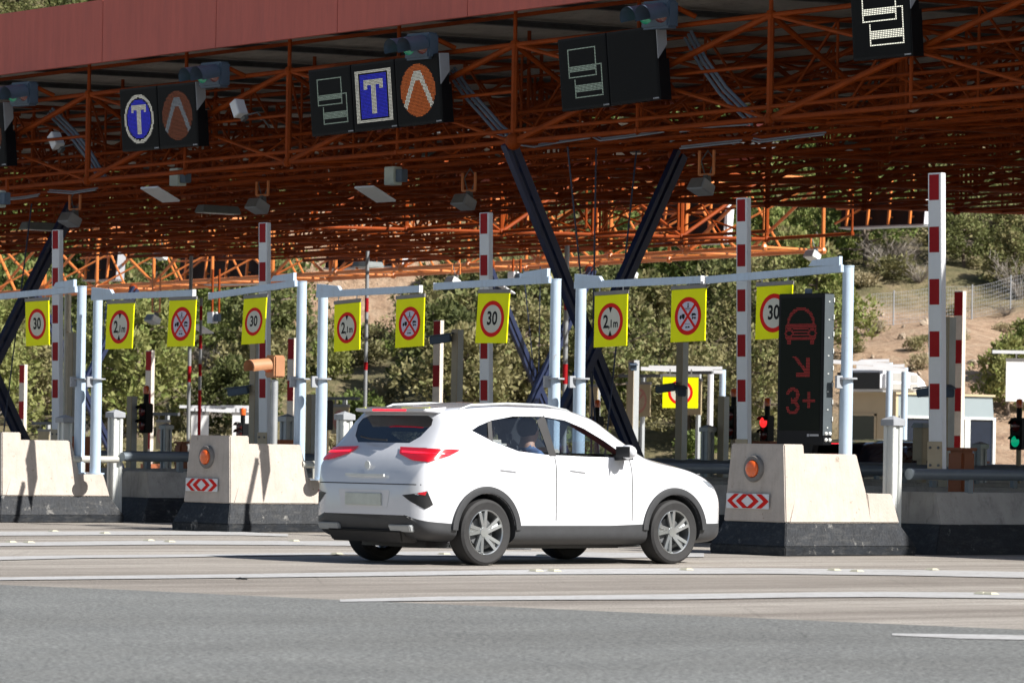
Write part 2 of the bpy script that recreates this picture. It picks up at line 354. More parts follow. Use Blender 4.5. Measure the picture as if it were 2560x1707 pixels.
# ------------------------------------------------------------------ hillside
def vnoise(x, y):
    def h(i, j):
        v = math.sin(i*127.1+j*311.7)*43758.5453; return v-math.floor(v)
    i, j = math.floor(x), math.floor(y); fx, fy = x-i, y-j; fx = fx*fx*(3-2*fx); fy = fy*fy*(3-2*fy)
    return (h(i,j)*(1-fx)+h(i+1,j)*fx)*(1-fy)+(h(i,j+1)*(1-fx)+h(i+1,j+1)*fx)*fy
def sst(a, b, x):
    t = max(0, min(1, (x-a)/(b-a))); return t*t*(3-2*t)
def hill(U, d):
    s1 = 0.15+0.09*sst(0, 11, U)
    h = s1*max(0, min(d-128, 57)) + 0.40*max(0, d-185)
    k = sst(126, 142, d)
    h += k*(1.6*(vnoise(U/14+3, d/14)-0.5) + 0.9*(vnoise(U/5, d/5+9)-0.5) + 0.35*(vnoise(U/1.7, d/1.7)-0.5))
    h += 3.4*sst(162, 170, d)*(1-sst(3.2, 5.0, abs(U+6.6)))
    return max(h, -0.3) if d > 127 else -0.3
def soil(U, d):
    right = sst(9.0, 11.5, U+2.0*(vnoise(d/6, U/6)-0.5))*(1-sst(154, 157.5, d))
    rr = ((U+6.6)/4.4)**2+((d-167)/7.0)**2
    mid = 1-sst(0.6, 1.2, rr+0.8*(vnoise(U/2, d/2)-0.5))
    r2 = ((U+3.2)/1.8)**2+((d-160)/7.0)**2
    mid2 = (1-sst(0.5, 1.1, r2+0.8*(vnoise(U/2, d/2)-0.5)))*0.8
    return max(right, mid, mid2)
def hp(U, d, dz=0.0): return RV*U+FV*d+Vector((0, 0, hill(U, d)+dz))
g = MB(); nu, nd = 150, 190
Us = [-62+124*i/nu for i in range(nu+1)]; Ds = [124+(150)*(j/nd)**1.1 for j in range(nd+1)]
cols = []
for d in Ds:
    for U in Us:
        g.v.append(tuple(hp(U, d))); cols.append(soil(U, d))
g.f = [(j*(nu+1)+i, j*(nu+1)+i+1, (j+1)*(nu+1)+i+1, (j+1)*(nu+1)+i) for j in range(nd) for i in range(nu)]; g.m = [0]*len(g.f)
mh = bpy.data.materials.new('hillside_soil'); mh.use_nodes = True; t = mh.node_tree; N = t.nodes; L = t.links; b = N['Principled BSDF']; b.inputs['Roughness'].default_value = 0.95
a = N.new('ShaderNodeAttribute'); a.attribute_name = 'bare'
def nz(s, dt=8):
    gg = N.new('ShaderNodeNewGeometry'); n_ = N.new('ShaderNodeTexNoise'); n_.inputs['Scale'].default_value = s; n_.inputs['Detail'].default_value = dt; n_.inputs['Roughness'].default_value = 0.7
    L.new(gg.outputs['Position'], n_.inputs['Vector']); return n_.outputs['Fac']
def rp(f, els):
    r_ = N.new('ShaderNodeValToRGB'); e = r_.color_ramp.elements
    while len(e) < len(els): e.new(0.5)
    for k, (p, c) in enumerate(els): e[k].position = p; e[k].color = (*c, 1)
    L.new(f, r_.inputs[0]); return r_.outputs[0]
c1 = rp(nz(0.9), [(0.30, (0.055, 0.06, 0.022)), (0.5, (0.16, 0.14, 0.065)), (0.68, (0.27, 0.21, 0.12))])
c2 = rp(nz(1.6), [(0.30, (0.22, 0.14, 0.09)), (0.46, (0.40, 0.265, 0.17)), (0.62, (0.48, 0.345, 0.235)), (0.74, (0.26, 0.22, 0.14))])
mx = N.new('ShaderNodeMix'); mx.data_type = 'RGBA'; L.new(a.outputs['Fac'], mx.inputs[0]); L.new(c1, mx.inputs[6]); L.new(c2, mx.inputs[7]); L.new(mx.outputs[2], b.inputs['Base Color'])
bu = N.new('ShaderNodeBump'); bu.inputs['Strength'].default_value = 0.9; bu.inputs['Distance'].default_value = 0.25; L.new(nz(4), bu.inputs['Height']); L.new(bu.outputs[0], b.inputs['Normal'])
ho = g.build('hillside', mh, smooth=True)
at_ = ho.data.attributes.new('bare', 'FLOAT', 'POINT')
at_.data.foreach_set('value', cols if len(cols) == len(ho.data.vertices) else [0.0]*len(ho.data.vertices))
tag(ho, kind='structure')

# ------------------------------------------------------------------ plants
def leaf_mat(name, dark, light, dry):
    m = bpy.data.materials.new(name); m.use_nodes = True; t = m.node_tree; N = t.nodes; L = t.links; b = N['Principled BSDF']
    b.inputs['Roughness'].default_value = 0.65; b.inputs['Specular IOR Level'].default_value = 0.25
    g = N.new('ShaderNodeNewGeometry'); n1 = N.new('ShaderNodeTexNoise'); n1.inputs['Scale'].default_value = 1.6; n1.inputs['Detail'].default_value = 5; L.new(g.outputs['Position'], n1.inputs['Vector'])
    n2 = N.new('ShaderNodeTexWhiteNoise'); n2.noise_dimensions = '1D'; L.new(g.outputs['Random Per Island'], n2.inputs['W'])
    oi = N.new('ShaderNodeObjectInfo')
    ad = N.new('ShaderNodeMath'); ad.operation = 'MULTIPLY_ADD'; ad.inputs[1].default_value = 0.18; L.new(n2.outputs['Value'], ad.inputs[0]); L.new(n1.outputs['Fac'], ad.inputs[2])
    ad2 = N.new('ShaderNodeMath'); ad2.operation = 'MULTIPLY_ADD'; ad2.inputs[1].default_value = 0.52; L.new(oi.outputs['Random'], ad2.inputs[0]); L.new(ad.outputs[0], ad2.inputs[2])
    r = N.new('ShaderNodeValToRGB'); e = r.color_ramp.elements; e[0].position = 0.45; e[0].color = (*dark, 1); e[1].position = 1.0; e[1].color = (*light, 1); k = e.new(1.18) if False else e.new(0.98); e[2].position = 1.0; e[1].position = 0.9; e[1].color = (*light, 1); e[2].color = (*dry, 1)
    L.new(ad2.outputs[0], r.inputs[0]); L.new(r.outputs[0], b.inputs['Base Color'])
    tr = N.new('ShaderNodeBsdfTranslucent'); L.new(r.outputs[0], tr.inputs[0]); ms = N.new('ShaderNodeMixShader'); ms.inputs[0].default_value = 0.25
    o = N['Material Output']; L.new(b.outputs[0], ms.inputs[1]); L.new(tr.outputs[0], ms.inputs[2]); L.new(ms.outputs[0], o.inputs[0])
    return m
M_pine = leaf_mat('pine_needles', (0.058, 0.088, 0.024), (0.205, 0.255, 0.070), (0.27, 0.28, 0.10))
M_oak = leaf_mat('dark_oak_leaves', (0.06, 0.075, 0.025), (0.19, 0.205, 0.075), (0.26, 0.235, 0.11))
M_scrub = leaf_mat('dry_scrub_leaves', (0.10, 0.10, 0.038), (0.26, 0.24, 0.115), (0.40, 0.34, 0.21))
M_twig = leaf_mat('bare_grey_twigs', (0.17, 0.14, 0.115), (0.33, 0.29, 0.25), (0.42, 0.38, 0.33))
M_bark = mat('grey_brown_bark', (0.17, 0.13, 0.10), 0.9, var=0.3, scale=5)
def tufts(mb, r, centre, rad, n, size, flat=1.0, up=0.5):
    for _ in range(n):
        while True:
            q = Vector((r.uniform(-1, 1), r.uniform(-1, 1), r.uniform(-1, 1)))
            if q.length <= 1: break
        q = q*(q.length**-0.35 if q.length > 0.05 else 1)
        if q.length > 1.15: q.normalize()
        p = centre+Vector((q.x*rad, q.y*rad, q.z*rad*flat))
        d = (q + Vector((r.uniform(-.8, .8), r.uniform(-.8, .8), r.uniform(-.5, .8)+up))).normalized()
        a = d.orthogonal().normalized(); a = (Matrix.Rotation(r.uniform(0, 2*PI), 3, d) @ a)
        s = size*r.uniform(0.55, 1.35); wd = s*r.uniform(0.28, 0.5)
        mb.add([p-a*wd, p+a*wd, p+a*wd*0.35+d*s, p-a*wd*0.35+d*s], [(0, 1, 2, 3)])
def tree_variant(seed, h, wid, leaf, kind, label):
    r = random.Random(seed)
    root = thing('pine_tree' if kind != 'oak' else 'oak_tree', label, 'tree')
    tr = MB(); th = h*(0.86 if kind == 'pine' else 0.7)
    pts = [Vector((0, 0, -0.4))]; x = y = 0
    for k in range(1, 7):
        x += r.uniform(-.09, .09)*h*0.35; y += r.uniform(-.09, .09)*h*0.35; pts.append(Vector((x, y, th*k/6)))
    tr.path(pts, [h*0.028*(1-0.13*k) for k in range(7)], 7)
    cr_ = MB(); nb = int(15+h*3.0)
    for k in range(nb):
        f = (k+r.random())/nb; z = h*(0.16+0.80*f)
        spread = wid*0.5*((1-f)**0.75*0.9+0.22)*r.uniform(0.65, 1.15) if kind == 'pine' else wid*0.5*math.sin(PI*min(1, 0.18+f*0.8))**0.7*r.uniform(0.5, 1.1)
        an = k*2.4+r.uniform(-.5, .5); i = min(5, int(f*6)); base = pts[i].lerp(pts[i+1], f*6-i) if f < 1 else pts[-1]
        tip = Vector((base.x+math.cos(an)*spread, base.y+math.sin(an)*spread, z+spread*r.uniform(0.0, 0.35)))
        b0 = Vector((base.x, base.y, min(z-spread*0.1, th)))
        tr.path([b0, b0.lerp(tip, 0.5)+Vector((0, 0, -0.05*spread)), tip], [h*0.010, h*0.007, h*0.003], 5)
        for q, rr in ((1.0, 0.30), (0.62, 0.24)):
            c = b0.lerp(tip, q); rad = max(0.28, spread*rr*r.uniform(0.8, 1.3)+0.12)
            tufts(cr_, r, c, rad, int(112*r.uniform(0.6, 1.3)), 0.135 if kind == 'pine' else 0.12, 0.72, 0.6 if kind == 'pine' else 0.2)
    tufts(cr_, r, Vector((pts[-1].x, pts[-1].y, h*0.96)), 0.3, 90, 0.13, 1.2, 1.0)
    tr.build('trunk', M_bark, root, smooth=True); cr_.build('crown', leaf, root, fix=False)
    return root
def shrub_variant(seed, h, wid, leaf, label, twigs=False):
    r = random.Random(seed); mb = MB()
    if twigs:
        for k in range(46):
            an = r.uniform(0, 2*PI); l = wid*0.5*r.uniform(0.5, 1.1); p = Vector((0, 0, 0)); q = Vector((math.cos(an)*l, math.sin(an)*l, h*r.uniform(0.35, 1.0)))
            mid = p.lerp(q, 0.5)+Vector((r.uniform(-.1, .1), r.uniform(-.1, .1), 0.12*h))
            mb.path([p, mid, q], [0.016, 0.011, 0.004], 4)
            for _ in range(5):
                e = mid.lerp(q, r.random()); mb.path([e, e+Vector((r.uniform(-.3, .3), r.uniform(-.3, .3), r.uniform(0.05, .35)))*wid*0.35], [0.007, 0.003], 3)
    else:
        for k in range(11):
            an = r.uniform(0, 2*PI); l = wid*0.36*r.random()**0.6
            tufts(mb, r, Vector((math.cos(an)*l, math.sin(an)*l, h*r.uniform(0.25, 0.72))), wid*0.24*r.uniform(0.7, 1.25), 90, 0.10, 0.8, 0.4)
    o = mb.build('shrub', leaf, None, fix=False); return tag(o, label, 'shrub')
# ------------------------------------------------------------------ toll islands
LANE = 4.85
def isl_x(i): return {-1: -53.9, 0: -48.98, 1: -43.99, 2: -39.07, 3: -34.17}[i]
NOSE_Y = 33.05
ord_ = {-1: 'island beyond the left edge of the photo', 0: 'island at the left edge', 1: 'island left of the white car', 2: 'island hidden behind the white car', 3: 'island right of the white car'}
def loopat(x0, x1, y0, y1, z): return [Vector((x0, y0, z)), Vector((x1, y0, z)), Vector((x1, y1, z)), Vector((x0, y1, z))]
def island(i, label):
    t = thing('toll_island', label, 'toll island', (isl_x(i), NOSE_Y, 0), 0, 'concrete toll islands')
    b = MB()
    b.hexa(loopat(.10, 1.07, .10, .46, .358), loopat(.155, .975, .15, .455, 1.21)); b.build('nose_block', M_conc, t, bevel=.012)
    b = MB(); b.hexa(loopat(.09, 1.085, .462, 1.46, .358), loopat(.22, .96, .462, 1.30, 1.11))
    b.v = [(x, y-.32*(1-(z-.358)/.752) if y < .5 else y, z) for x, y, z in b.v]
    b.build('nose_body', M_conc, t, bevel=.012)
    b = MB(); b.hexa(loopat(.092, 1.083, 1.40, 1.87, .358), loopat(.13, 1.05, 1.38, 1.77, .68)); b.build('low_step', M_conc, t, bevel=.01)
    k = MB(); k.hexa(loopat(0, 1.17, 0, 2.05, 0), loopat(-.005, 1.175, -.005, 2.055, .10)); k.hexa(loopat(0, 1.17, 0, 2.05, .10), loopat(.10, 1.07, .10, 1.87, .36)); k.build('black_kerb', M_black, t, bevel=.01)
    # warning lamp on the front
    M = Matrix.Translation((.545, .128, .935)) @ Matrix.Rotation(PI/2, 4, 'X') @ Matrix.Rotation(0, 4, 'Z')
    r = MB(); r.lathe([(0, -.02), (.145, -.02), (.145, .02), (.135, .034), (.098, .034), (.09, .018), (0, .018)], M, 28); ring = r.build('lamp_ring', M_plastic if False else mat('grey_lamp_ring', (0.17, 0.16, 0.15), .6), t, smooth=True)
    l = MB(); l.lathe([(.092, .016), (.09, .05), (.075, .064), (.045, .07), (0, .071)], M, 28); l.build('amber_lens', M_amber, ring, smooth=True)
    # chevron plate
    p = MB(); p.b2(.155, .815, .086, .096, .50, .665); pl = p.build('chevron_plate', M_white, t, bevel=.003)
    c = MB(); y = .0835; zc = .5825; hh = .0775
    def chev(x, w, dirn):
        d = .115*dirn
        return [Vector((x, y, zc-hh)), Vector((x+w, y, zc-hh)), Vector((x+w+d, y, zc)), Vector((x+w, y, zc+hh)), Vector((x, y, zc+hh)), Vector((x+d, y, zc))]
    def chev2(x, w, dirn):                    # two quads, so that nothing is concave
        q = chev(x, w, dirn); c.add([q[0], q[1], q[2], q[5]], [(0, 1, 2, 3)]); c.add([q[5], q[2], q[3], q[4]], [(0, 1, 2, 3)])
    chev2(.285, .075, -1); chev2(.420, .085, -1); chev2(.465, .085, 1); chev2(.62, .085, 1)
    c.build('red_chevrons', M_signred, pl)
    # the pipe over the low step
    if i < 3:
        p = MB(); p.tube((.98, 1.30, .86), (.98, 2.06, .86), .048, 14); p.tube((.98, 1.50, .66), (.98, 1.50, .83), .018, 8); p.tube((.98, 1.70, .66), (.98, 1.70, .83), .018, 8); p.build('guard_pipe', M_pipe, t, smooth=True)
    # the long kerb wall down the lane, with its pipe rail
    y0, y1 = 2.55, 24.0
    wl = MB(); wl.hexa(loopat(.25, 1.04, y0+.03, y1, .33), loopat(.40, .93, y0+.05, y1, .70)); wl.build('lane_wall', M_conc_gray, t, bevel=.012)
    wl = MB(); wl.hexa(loopat(.08, 1.17, y0-.18, y1+.1, 0), loopat(.23, 1.06, y0, y1, .34)); wl.build('wall_kerb', M_black, t, bevel=.01)
    rl = MB(); rl.tube((.90, y0-.35, .90), (.90, y1, .90), .065, 12)
    for k in range(14): rl.b2(.87, .93, y0+.6+k*1.55, y0+.68+k*1.55, .69, .90)
    rl.build('pipe_rail', M_pipe_d, t, smooth=True)
    return t
island(-1, 'pale concrete toll island with a striped boom, mostly outside the left edge')
island(0, 'pale concrete toll island at the left edge, two diagonal shadows on its side')
island(1, 'pale concrete toll island with amber lamp and chevrons, left of the white car')
island(2, 'concrete toll island hidden behind the white car, only its lane wall showing')
island(3, 'pale concrete toll island with amber lamp at right, in front of the red sign')

# square aluminium posts with a pitched cap
def bollard(label, p, w, h, m=M_alu, rz=0.0):
    t = thing('sensor_post', label, 'post', p, rz, 'capped sensor posts along the lanes')
    b = MB(); s = w*.40
    for sx in (-1, 1):
        for sy in (-1, 1): b.box((sx*s*.66, sy*s*.66, h/2-.03), (s*.62, s*.62, h-.06))
    b.box((0, 0, h/2-.03), (s*1.42, s*1.42, h-.08)); b.build('shaft', m, t, bevel=.006)
    c = MB(); a = w/2; z0 = h-.115
    c.add([(-a,-a,z0),(a,-a,z0),(a,a,z0),(-a,a,z0),(-a,-a,h-.045),(a,-a,h-.045),(a,a,h-.045),(-a,a,h-.045),(0,0,h)],
          [(3,2,1,0),(0,1,5,4),(1,2,6,5),(2,3,7,6),(3,0,4,7),(4,5,8),(5,6,8),(6,7,8),(7,4,8)]); c.build('cap', M_lgrey if m is M_alu else m, t, bevel=.004)
    return t
bollard('tall aluminium capped post behind the right toll island', Vector((isl_x(3)+.77, NOSE_Y+2.07, .05)), .20, 1.50)
bollard('sunlit aluminium capped post closing the left toll island', Vector((isl_x(0)+.77, NOSE_Y+2.17, .05)), .20, 1.50)
bollard('aluminium capped post behind the rear of the white car', Vector((isl_x(1)+.77, NOSE_Y+2.17, .05)), .20, 1.50)
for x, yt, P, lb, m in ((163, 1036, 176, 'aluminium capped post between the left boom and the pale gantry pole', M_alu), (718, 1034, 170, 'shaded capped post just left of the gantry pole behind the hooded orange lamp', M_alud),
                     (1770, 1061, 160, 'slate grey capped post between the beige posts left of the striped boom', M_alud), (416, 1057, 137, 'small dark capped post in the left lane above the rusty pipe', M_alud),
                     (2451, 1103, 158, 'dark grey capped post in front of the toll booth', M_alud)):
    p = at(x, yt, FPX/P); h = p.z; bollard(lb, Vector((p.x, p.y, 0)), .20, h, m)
p = at(2306, 1057, FPX/170)
t = thing('card_machine', 'beige cabinet with a pitched grey cap on a beige leg', 'machine', (p.x, p.y, 0))
b = MB(); b.b2(-.10, .10, -.10, .10, p.z-.55, p.z-.07); b.build('cabinet', M_beige, t, bevel=.01)
b = MB(); b.b2(-.05, .05, -.05, .05, 0, p.z-.55); b.build('leg', M_beige, t)
b = MB(); b.hexa(loopat(-.12, .12, -.12, .12, p.z-.07), loopat(-.09, .09, -.09, .09, p.z)); b.build('cap', M_alud, t)

# ------------------------------------------------------------------ height gantries: a pole with a swung arm, and the yellow signs hung under the arms
YG = 34.5
def gantry(px, top, ax, ay0, ay1, label, zb=.66, Y=YG, up=True, m=M_pale, r=.064):
    p = on_y(px, top, Y); q0 = on_y(px, ay0, Y); q1 = on_y(ax, ay1, Y); s = 1 if q1.x > q0.x else -1
    t = thing('gantry_pole', label, 'gantry pole', (p.x, p.y, zb), 0, 'pale blue height gantry poles'); h = p.z-zb
    b = MB(); b.tube((0, 0, 1.30), (0, 0, h-.012), r, 20); b.tube((0, 0, h-.012), (0, 0, h), r*1.06, 20); b.build('upper_pole', m, t, smooth=True)
    b = MB(); b.tube((0, 0, 0), (0, 0, 1.28), r*1.16, 20); b.tube((0, 0, 0), (0, 0, .02), r*2, 16); b.build('lower_pole', m, t, smooth=True)
    c = MB(); c.lathe([(0, 1.28), (r*1.9, 1.28), (r*1.9, 1.30), (0, 1.30)], None, 20); c.b2(-.015, .015, -r*2.6, -r*1.2, 1.18, 1.32); c.build('collar', M_lgrey, t)
    a = MB(); z0, z1 = q0.z-zb, q1.z-zb; L = abs(q1.x-q0.x)
    a.beam((0, -r-.03, z0), (s*L, -r-.03, z1), .05, .085); a.build('arm', m, t, bevel=.004)
    gz = MB(); gz.hexa([Vector((s*.02, -r-.062, z0+.03)), Vector((s*.50, -r-.062, z0+.035)), Vector((s*.44, -r-.062, z0+.10)), Vector((s*.02, -r-.062, z0+.135))],
                       [Vector((s*.02, -r-.012, z0+.03)), Vector((s*.50, -r-.012, z0+.035)), Vector((s*.44, -r-.012, z0+.10)), Vector((s*.02, -r-.012, z0+.135))]); gz.build('arm_bracket', m, t)
    e = MB(); e.box((s*(L+.004), -r-.03, z1), (.012, .058, .092)); e.build('end_cap', M_white, t)
    return t
gantry(205, 715, -90, 724, 752, 'pale blue gantry pole whose arm reaches left past the left striped boom')
gantry(245, 741, 499, 744, 733, 'leftmost pale blue gantry pole with arm reaching right over two signs')
gantry(755, 703, 540, 709, 741, 'pale blue gantry pole behind the hooded orange lamp, arm reaching left')
gantry(808, 730, 1066, 737, 723, 'pale blue gantry pole rising behind the rear of the white car')
gantry(1390, 697, 1103, 700, 717, 'pale blue gantry pole left of the crossed navy column foot, arm reaching left')
gantry(1453, 707, 1770, 714, 700, 'pale blue gantry pole above the car windscreen with arm reaching right')
gantry(2121, 664, 1783, 672, 701, 'thick pale blue gantry pole at right, beside the red display sign')

def flat(parent, name, m, polys, y):
    b = MB()
    for q in polys: b.poly([Vector((x, y, z)) for x, z in q])
    return b.build(name, m, parent)
def lettering(parent, name, m, txt, size, x, z, y, sx=1.0):
    vs, fs = text_pts(txt, size); b = MB(); b.add([Vector((x+v.x*sx, y, z+v.y)) for v in vs], fs); return b.build(name, m, parent)
def circ(cx_, cz_, r, n=32, a0=0, a1=2*PI): return [(cx_+r*math.cos(a0+(a1-a0)*k/n), cz_+r*math.sin(a0+(a1-a0)*k/n)) for k in range(n+(0 if a1-a0 > 6.2 else 1))]
def road_sign(kind, label, TL, TR, bl, tilt, group, Y=YG, r=.064):
    yy = Y-r-.03
    a = on_y(*TL, yy); c = on_y(*TR, yy); w = (c-a).length; bl_ = on_y(*bl, yy); h = a.z-bl_.z; zc = (a.z+c.z)/2
    t = thing('road_sign', label, 'road sign', ((a.x+c.x)/2, yy, zc+.035), 0, group); t.rotation_euler = (math.radians(tilt), -math.atan2(c.z-a.z, c.x-a.x), 0)
    b = MB(); b.b2(-w/2, w/2, -.008, .008, -h-.035, -.035); pn = b.build('panel', M_yellow, t, bevel=.002)
    b = MB(); b.b2(-w/2-.005, w/2+.005, -.014, .014, -.033, .012); b.build('hanger_bar', M_strip, t)
    for sx in (-.36, .36):
        b = MB(); b.path([(sx*w, 0, .01), (sx*w+.012, -.012, .03), (sx*w, 0, .055), (sx*w-.008, .006, .075)], .007, 6); b.build('hook', M_alu, t)
    zc = -h/2-.035-h*.015; R = min(w*.385, h*.37); f = -.0095
    def ring(r0, r1, m, y, nm):
        d = MB(); d.disc((0, y, zc), r1, (1, 0, 0), (0, 0, 1), 48, r0); return d.build(nm, m, pn)
    ring(R*.77, R, M_signred, f, 'red_ring')
    ring(0, R*.775, M_signpale if kind == 'ban' else M_signwhite, f+.0005, 'sign_face')
    if kind == '30': lettering(pn, 'number', M_blk, '30', R*1.02, 0, zc, f-.0006, .86)
    if kind == '21':
        lettering(pn, 'number', M_blk, '2', R*.98, -R*.36, zc-R*.03, f-.0006, .85); lettering(pn, 'number', M_blk, ',', R*.62, -R*.10, zc-R*.14, f-.0006, .9); lettering(pn, 'number', M_blk, '1', R*.58, R*.07, zc-R*.14, f-.0006, .95); lettering(pn, 'number', M_blk, 'm', R*.60, R*.42, zc-R*.14, f-.0006, .85)
        flat(pn, 'arrowhead', M_blk, [[(-.15*R, zc+.79*R), (.15*R, zc+.79*R), (0, zc+.46*R)]], f-.0006); flat(pn, 'arrowhead', M_blk, [[(-.15*R, zc-.79*R), (.15*R, zc-.79*R), (0, zc-.46*R)]], f-.0006)
    if kind == 'ban':
        q = MB()
        for s in (-1, 1):
            dx, dz = .54*R, .60*R; n_ = Vector((dz*s, 0, -dx)).normalized()*R*.075; A = Vector((-dx*s, f-.0008, zc-dz)); B = Vector((dx*s, f-.0008-(.0004 if s > 0 else 0), zc+dz)); A.y = B.y
            q.poly([A-n_, A+n_, B+n_, B-n_])
        q.build('red_cross', M_signred, pn)
        y = f-.0005; lorry = [[(-.63*R, zc-.10*R), (-.47*R, zc-.10*R), (-.47*R, zc+.06*R), (-.57*R, zc+.06*R), (-.63*R, zc-.02*R)], [(-.45*R, zc-.10*R), (-.24*R, zc-.10*R), (-.24*R, zc+.12*R), (-.45*R, zc+.12*R)]]
        lorry += [circ(-.56*R, zc-.11*R, .05*R, 10), circ(-.33*R, zc-.11*R, .05*R, 10)]; flat(pn, 'lorry_symbol', M_blk, lorry, y)
        van = [[(.27*R, zc+.02*R), (.62*R, zc+.02*R), (.62*R, zc+.07*R), (.52*R, zc+.14*R), (.30*R, zc+.14*R)], [(.33*R, zc-.12*R), (.60*R, zc-.12*R), (.60*R, zc-.06*R), (.33*R, zc-.06*R)], circ(.37*R, zc-.12*R, .06*R, 10), circ(.54*R, zc-.12*R, .06*R, 10), [(.30*R, zc-.06*R), (.36*R, zc-.06*R), (.36*R, zc+.03*R), (.30*R, zc+.03*R)]]; flat(pn, 'caravan_symbol', M_blk, van, y)
        b = MB()
        for cxx in (-.14, .14): b.disc((cxx*R, y, zc+.34*R), .085*R, (1, 0, 0), (0, 0, 1), 16, .06*R)
        b.disc((0, y, zc+.64*R), .045*R, (1, 0, 0), (0, 0, 1), 10); b.poly([Vector((x*R, y, zc+z*R)) for x, z in ((-.05, .42), (.04, .42), (.05, .58), (-.04, .58))]); b.poly([Vector((x*R, y, zc+z*R)) for x, z in ((-.14, .37), (.14, .37), (.14, .39), (-.14, .39))]); b.build('cyclist_symbol', M_blk, pn)
        flat(pn, 'goods_symbol', M_blk, [[(-.20*R, zc-.42*R), (.18*R, zc-.42*R), (.18*R, zc-.40*R), (-.20*R, zc-.40*R)], [(-.18*R, zc-.62*R), (-.04*R, zc-.62*R), (-.06*R, zc-.53*R), (-.16*R, zc-.53*R)], [(-.01*R, zc-.62*R), (.16*R, zc-.62*R), (.14*R, zc-.53*R), (.01*R, zc-.53*R)]], y)
    return t
G1 = 'yellow backed round signs hung from the gantry arms'
road_sign('30', 'leftmost yellow 30 speed limit sign, beside the left striped boom', (64, 755), (121.8, 751), (64, 865.5), 1.2, G1)
road_sign('30', 'yellow 30 speed limit sign tilted in front of the boom above the hooded orange lamp', (611, 748), (667.7, 743), (602, 862.5), -4.9, G1)
road_sign('30', 'yellow 30 speed limit sign hung in front of the boom above the car', (1197, 733.5), (1275, 732.7), (1190, 858), -3.2, G1)
road_sign('30', 'yellow 30 speed limit sign half hidden behind the red display sign', (1892.7, 717.3), (1982.3, 711.5), (1885.7, 849.7), -2.6, G1)
road_sign('21', 'leftmost yellow 2,1 m height limit sign', (269.5, 760.5), (336.4, 757.5), (263.3, 873.5), -2.8, G1)
road_sign('21', 'yellow 2,1 m height limit sign between the two middle poles, above the car tailgate', (837, 762), (901, 755.4), (830, 880), -2, G1)
road_sign('21', 'yellow 2,1 m height limit sign beside the crossed navy column', (1488, 740), (1569.6, 734.5), (1482.5, 869), -2, G1)
road_sign('ban', 'leftmost yellow sign with a red crossed circle banning lorries and caravans', (424.9, 751.7), (491.8, 749.2), (418, 867.3), -3.2, G1)
road_sign('ban', 'yellow crossed out vehicles sign hung above the middle of the car', (991.9, 749.2), (1062, 743), (985.3, 870.5), -2.8, G1)
road_sign('ban', 'yellow crossed out vehicles sign in front of the tall beige post', (1680, 725.4), (1765.8, 720), (1674.5, 856.3), -2, G1)

# ------------------------------------------------------------------ raised boom barriers
def boom(px, ytop, X, label, nred, per, first, wmul=1.0, zfoot=.95, lean=-.6, cab=True):
    p = on_x(px, ytop, X); u, v = ray(px, ytop); P = FPX/p.dot(FV)
    t = thing('boom_barrier', label, 'boom barrier', (p.x, p.y, 0), 0, 'raised red and white booms')
    w_, d_ = .195*wmul, .075*wmul; z1 = p.z; ln = math.tan(math.radians(lean+.95))/.75   # the arm leans a little
    def X_(z): return -(z-zfoot)*ln*0 
    bx = MB(); sh = math.tan(math.radians(1.5)); 
    M = lambda x, y, z: Vector((x-(z-zfoot)*sh+ (z1-zfoot)*sh, y, z))
    def slab(mb, x0, x1, y0, y1, z0, z1_): mb.hexa([M(x0, y0, z0), M(x1, y0, z0), M(x1, y1, z0), M(x0, y1, z0)], [M(x0, y0, z1_), M(x1, y0, z1_), M(x1, y1, z1_), M(x0, y1, z1_)])
    slab(bx, -w_/2, w_/2, -d_/2, d_/2, zfoot, z1); bx.build('boom_arm', M_white, t, bevel=.006)
    a, bq = -w_/2+.022*wmul, w_/2-.032*wmul
    for k in range(nred):
        zt = z1-first-k*per
        if zt-per*.5 < zfoot+.3: break
        red = MB(); slab(red, a, bq, -d_/2-.002, -d_/2+.002, zt-per*.49, zt); red.build('red_band', M_wred, t)
    pl = MB(); slab(pl, -w_/2-.01, w_/2+.01, -d_/2-.012, -d_/2-.003, zfoot-.12, zfoot+.32); pl.build('foot_plate', M_beige, t, bevel=.003)
    for sx in (-.3, .3):
        for zz in (.0, .2): bl = MB(); q = M(sx*w_, -d_/2-.012, zfoot+zz+.05); bl.tube(q, q+Vector((0, -.012, 0)), .016, 8); bl.build('bolt', M_dgrey, t)
    cb = MB()
    if cab: cb.b2(-.10+(z1-zfoot)*sh, .30+(z1-zfoot)*sh, d_/2+.02, d_/2+.42, .0, zfoot+.22); cb.build('cabinet', M_rust, t, bevel=.02)
    return t
def per(px_, px, yt, X): return px_/(FPX/on_x(px, yt, X).dot(FV))
for i, (x, y, pp, ff, lb) in enumerate(((144, 575, 93, 2, 'leftmost tall red and white boom, crossed by a gantry arm'), (662, 557, 97, 2, 'tall red and white boom behind the hooded orange lamp'),
                                    (1215.5, 532, 104, 2, 'tall red and white boom rising behind the car roof and a 30 sign'), (1859, 495, 112.5, 4, 'tall red and white boom left of the red display sign'))):
    X = isl_x(i-1)+.6; s = FPX/on_x(x, y, X).dot(FV); boom(x, y, X, lb, 7, pp/s, ff/s)
X = isl_x(3)+.46; s = FPX/on_x(2342, 433, X).dot(FV); boom(2342, 433, X, 'widest red and white boom at right, bolted beside the orange cabinet', 7, 130.5/s, 4/s, 1.06, cab=False)
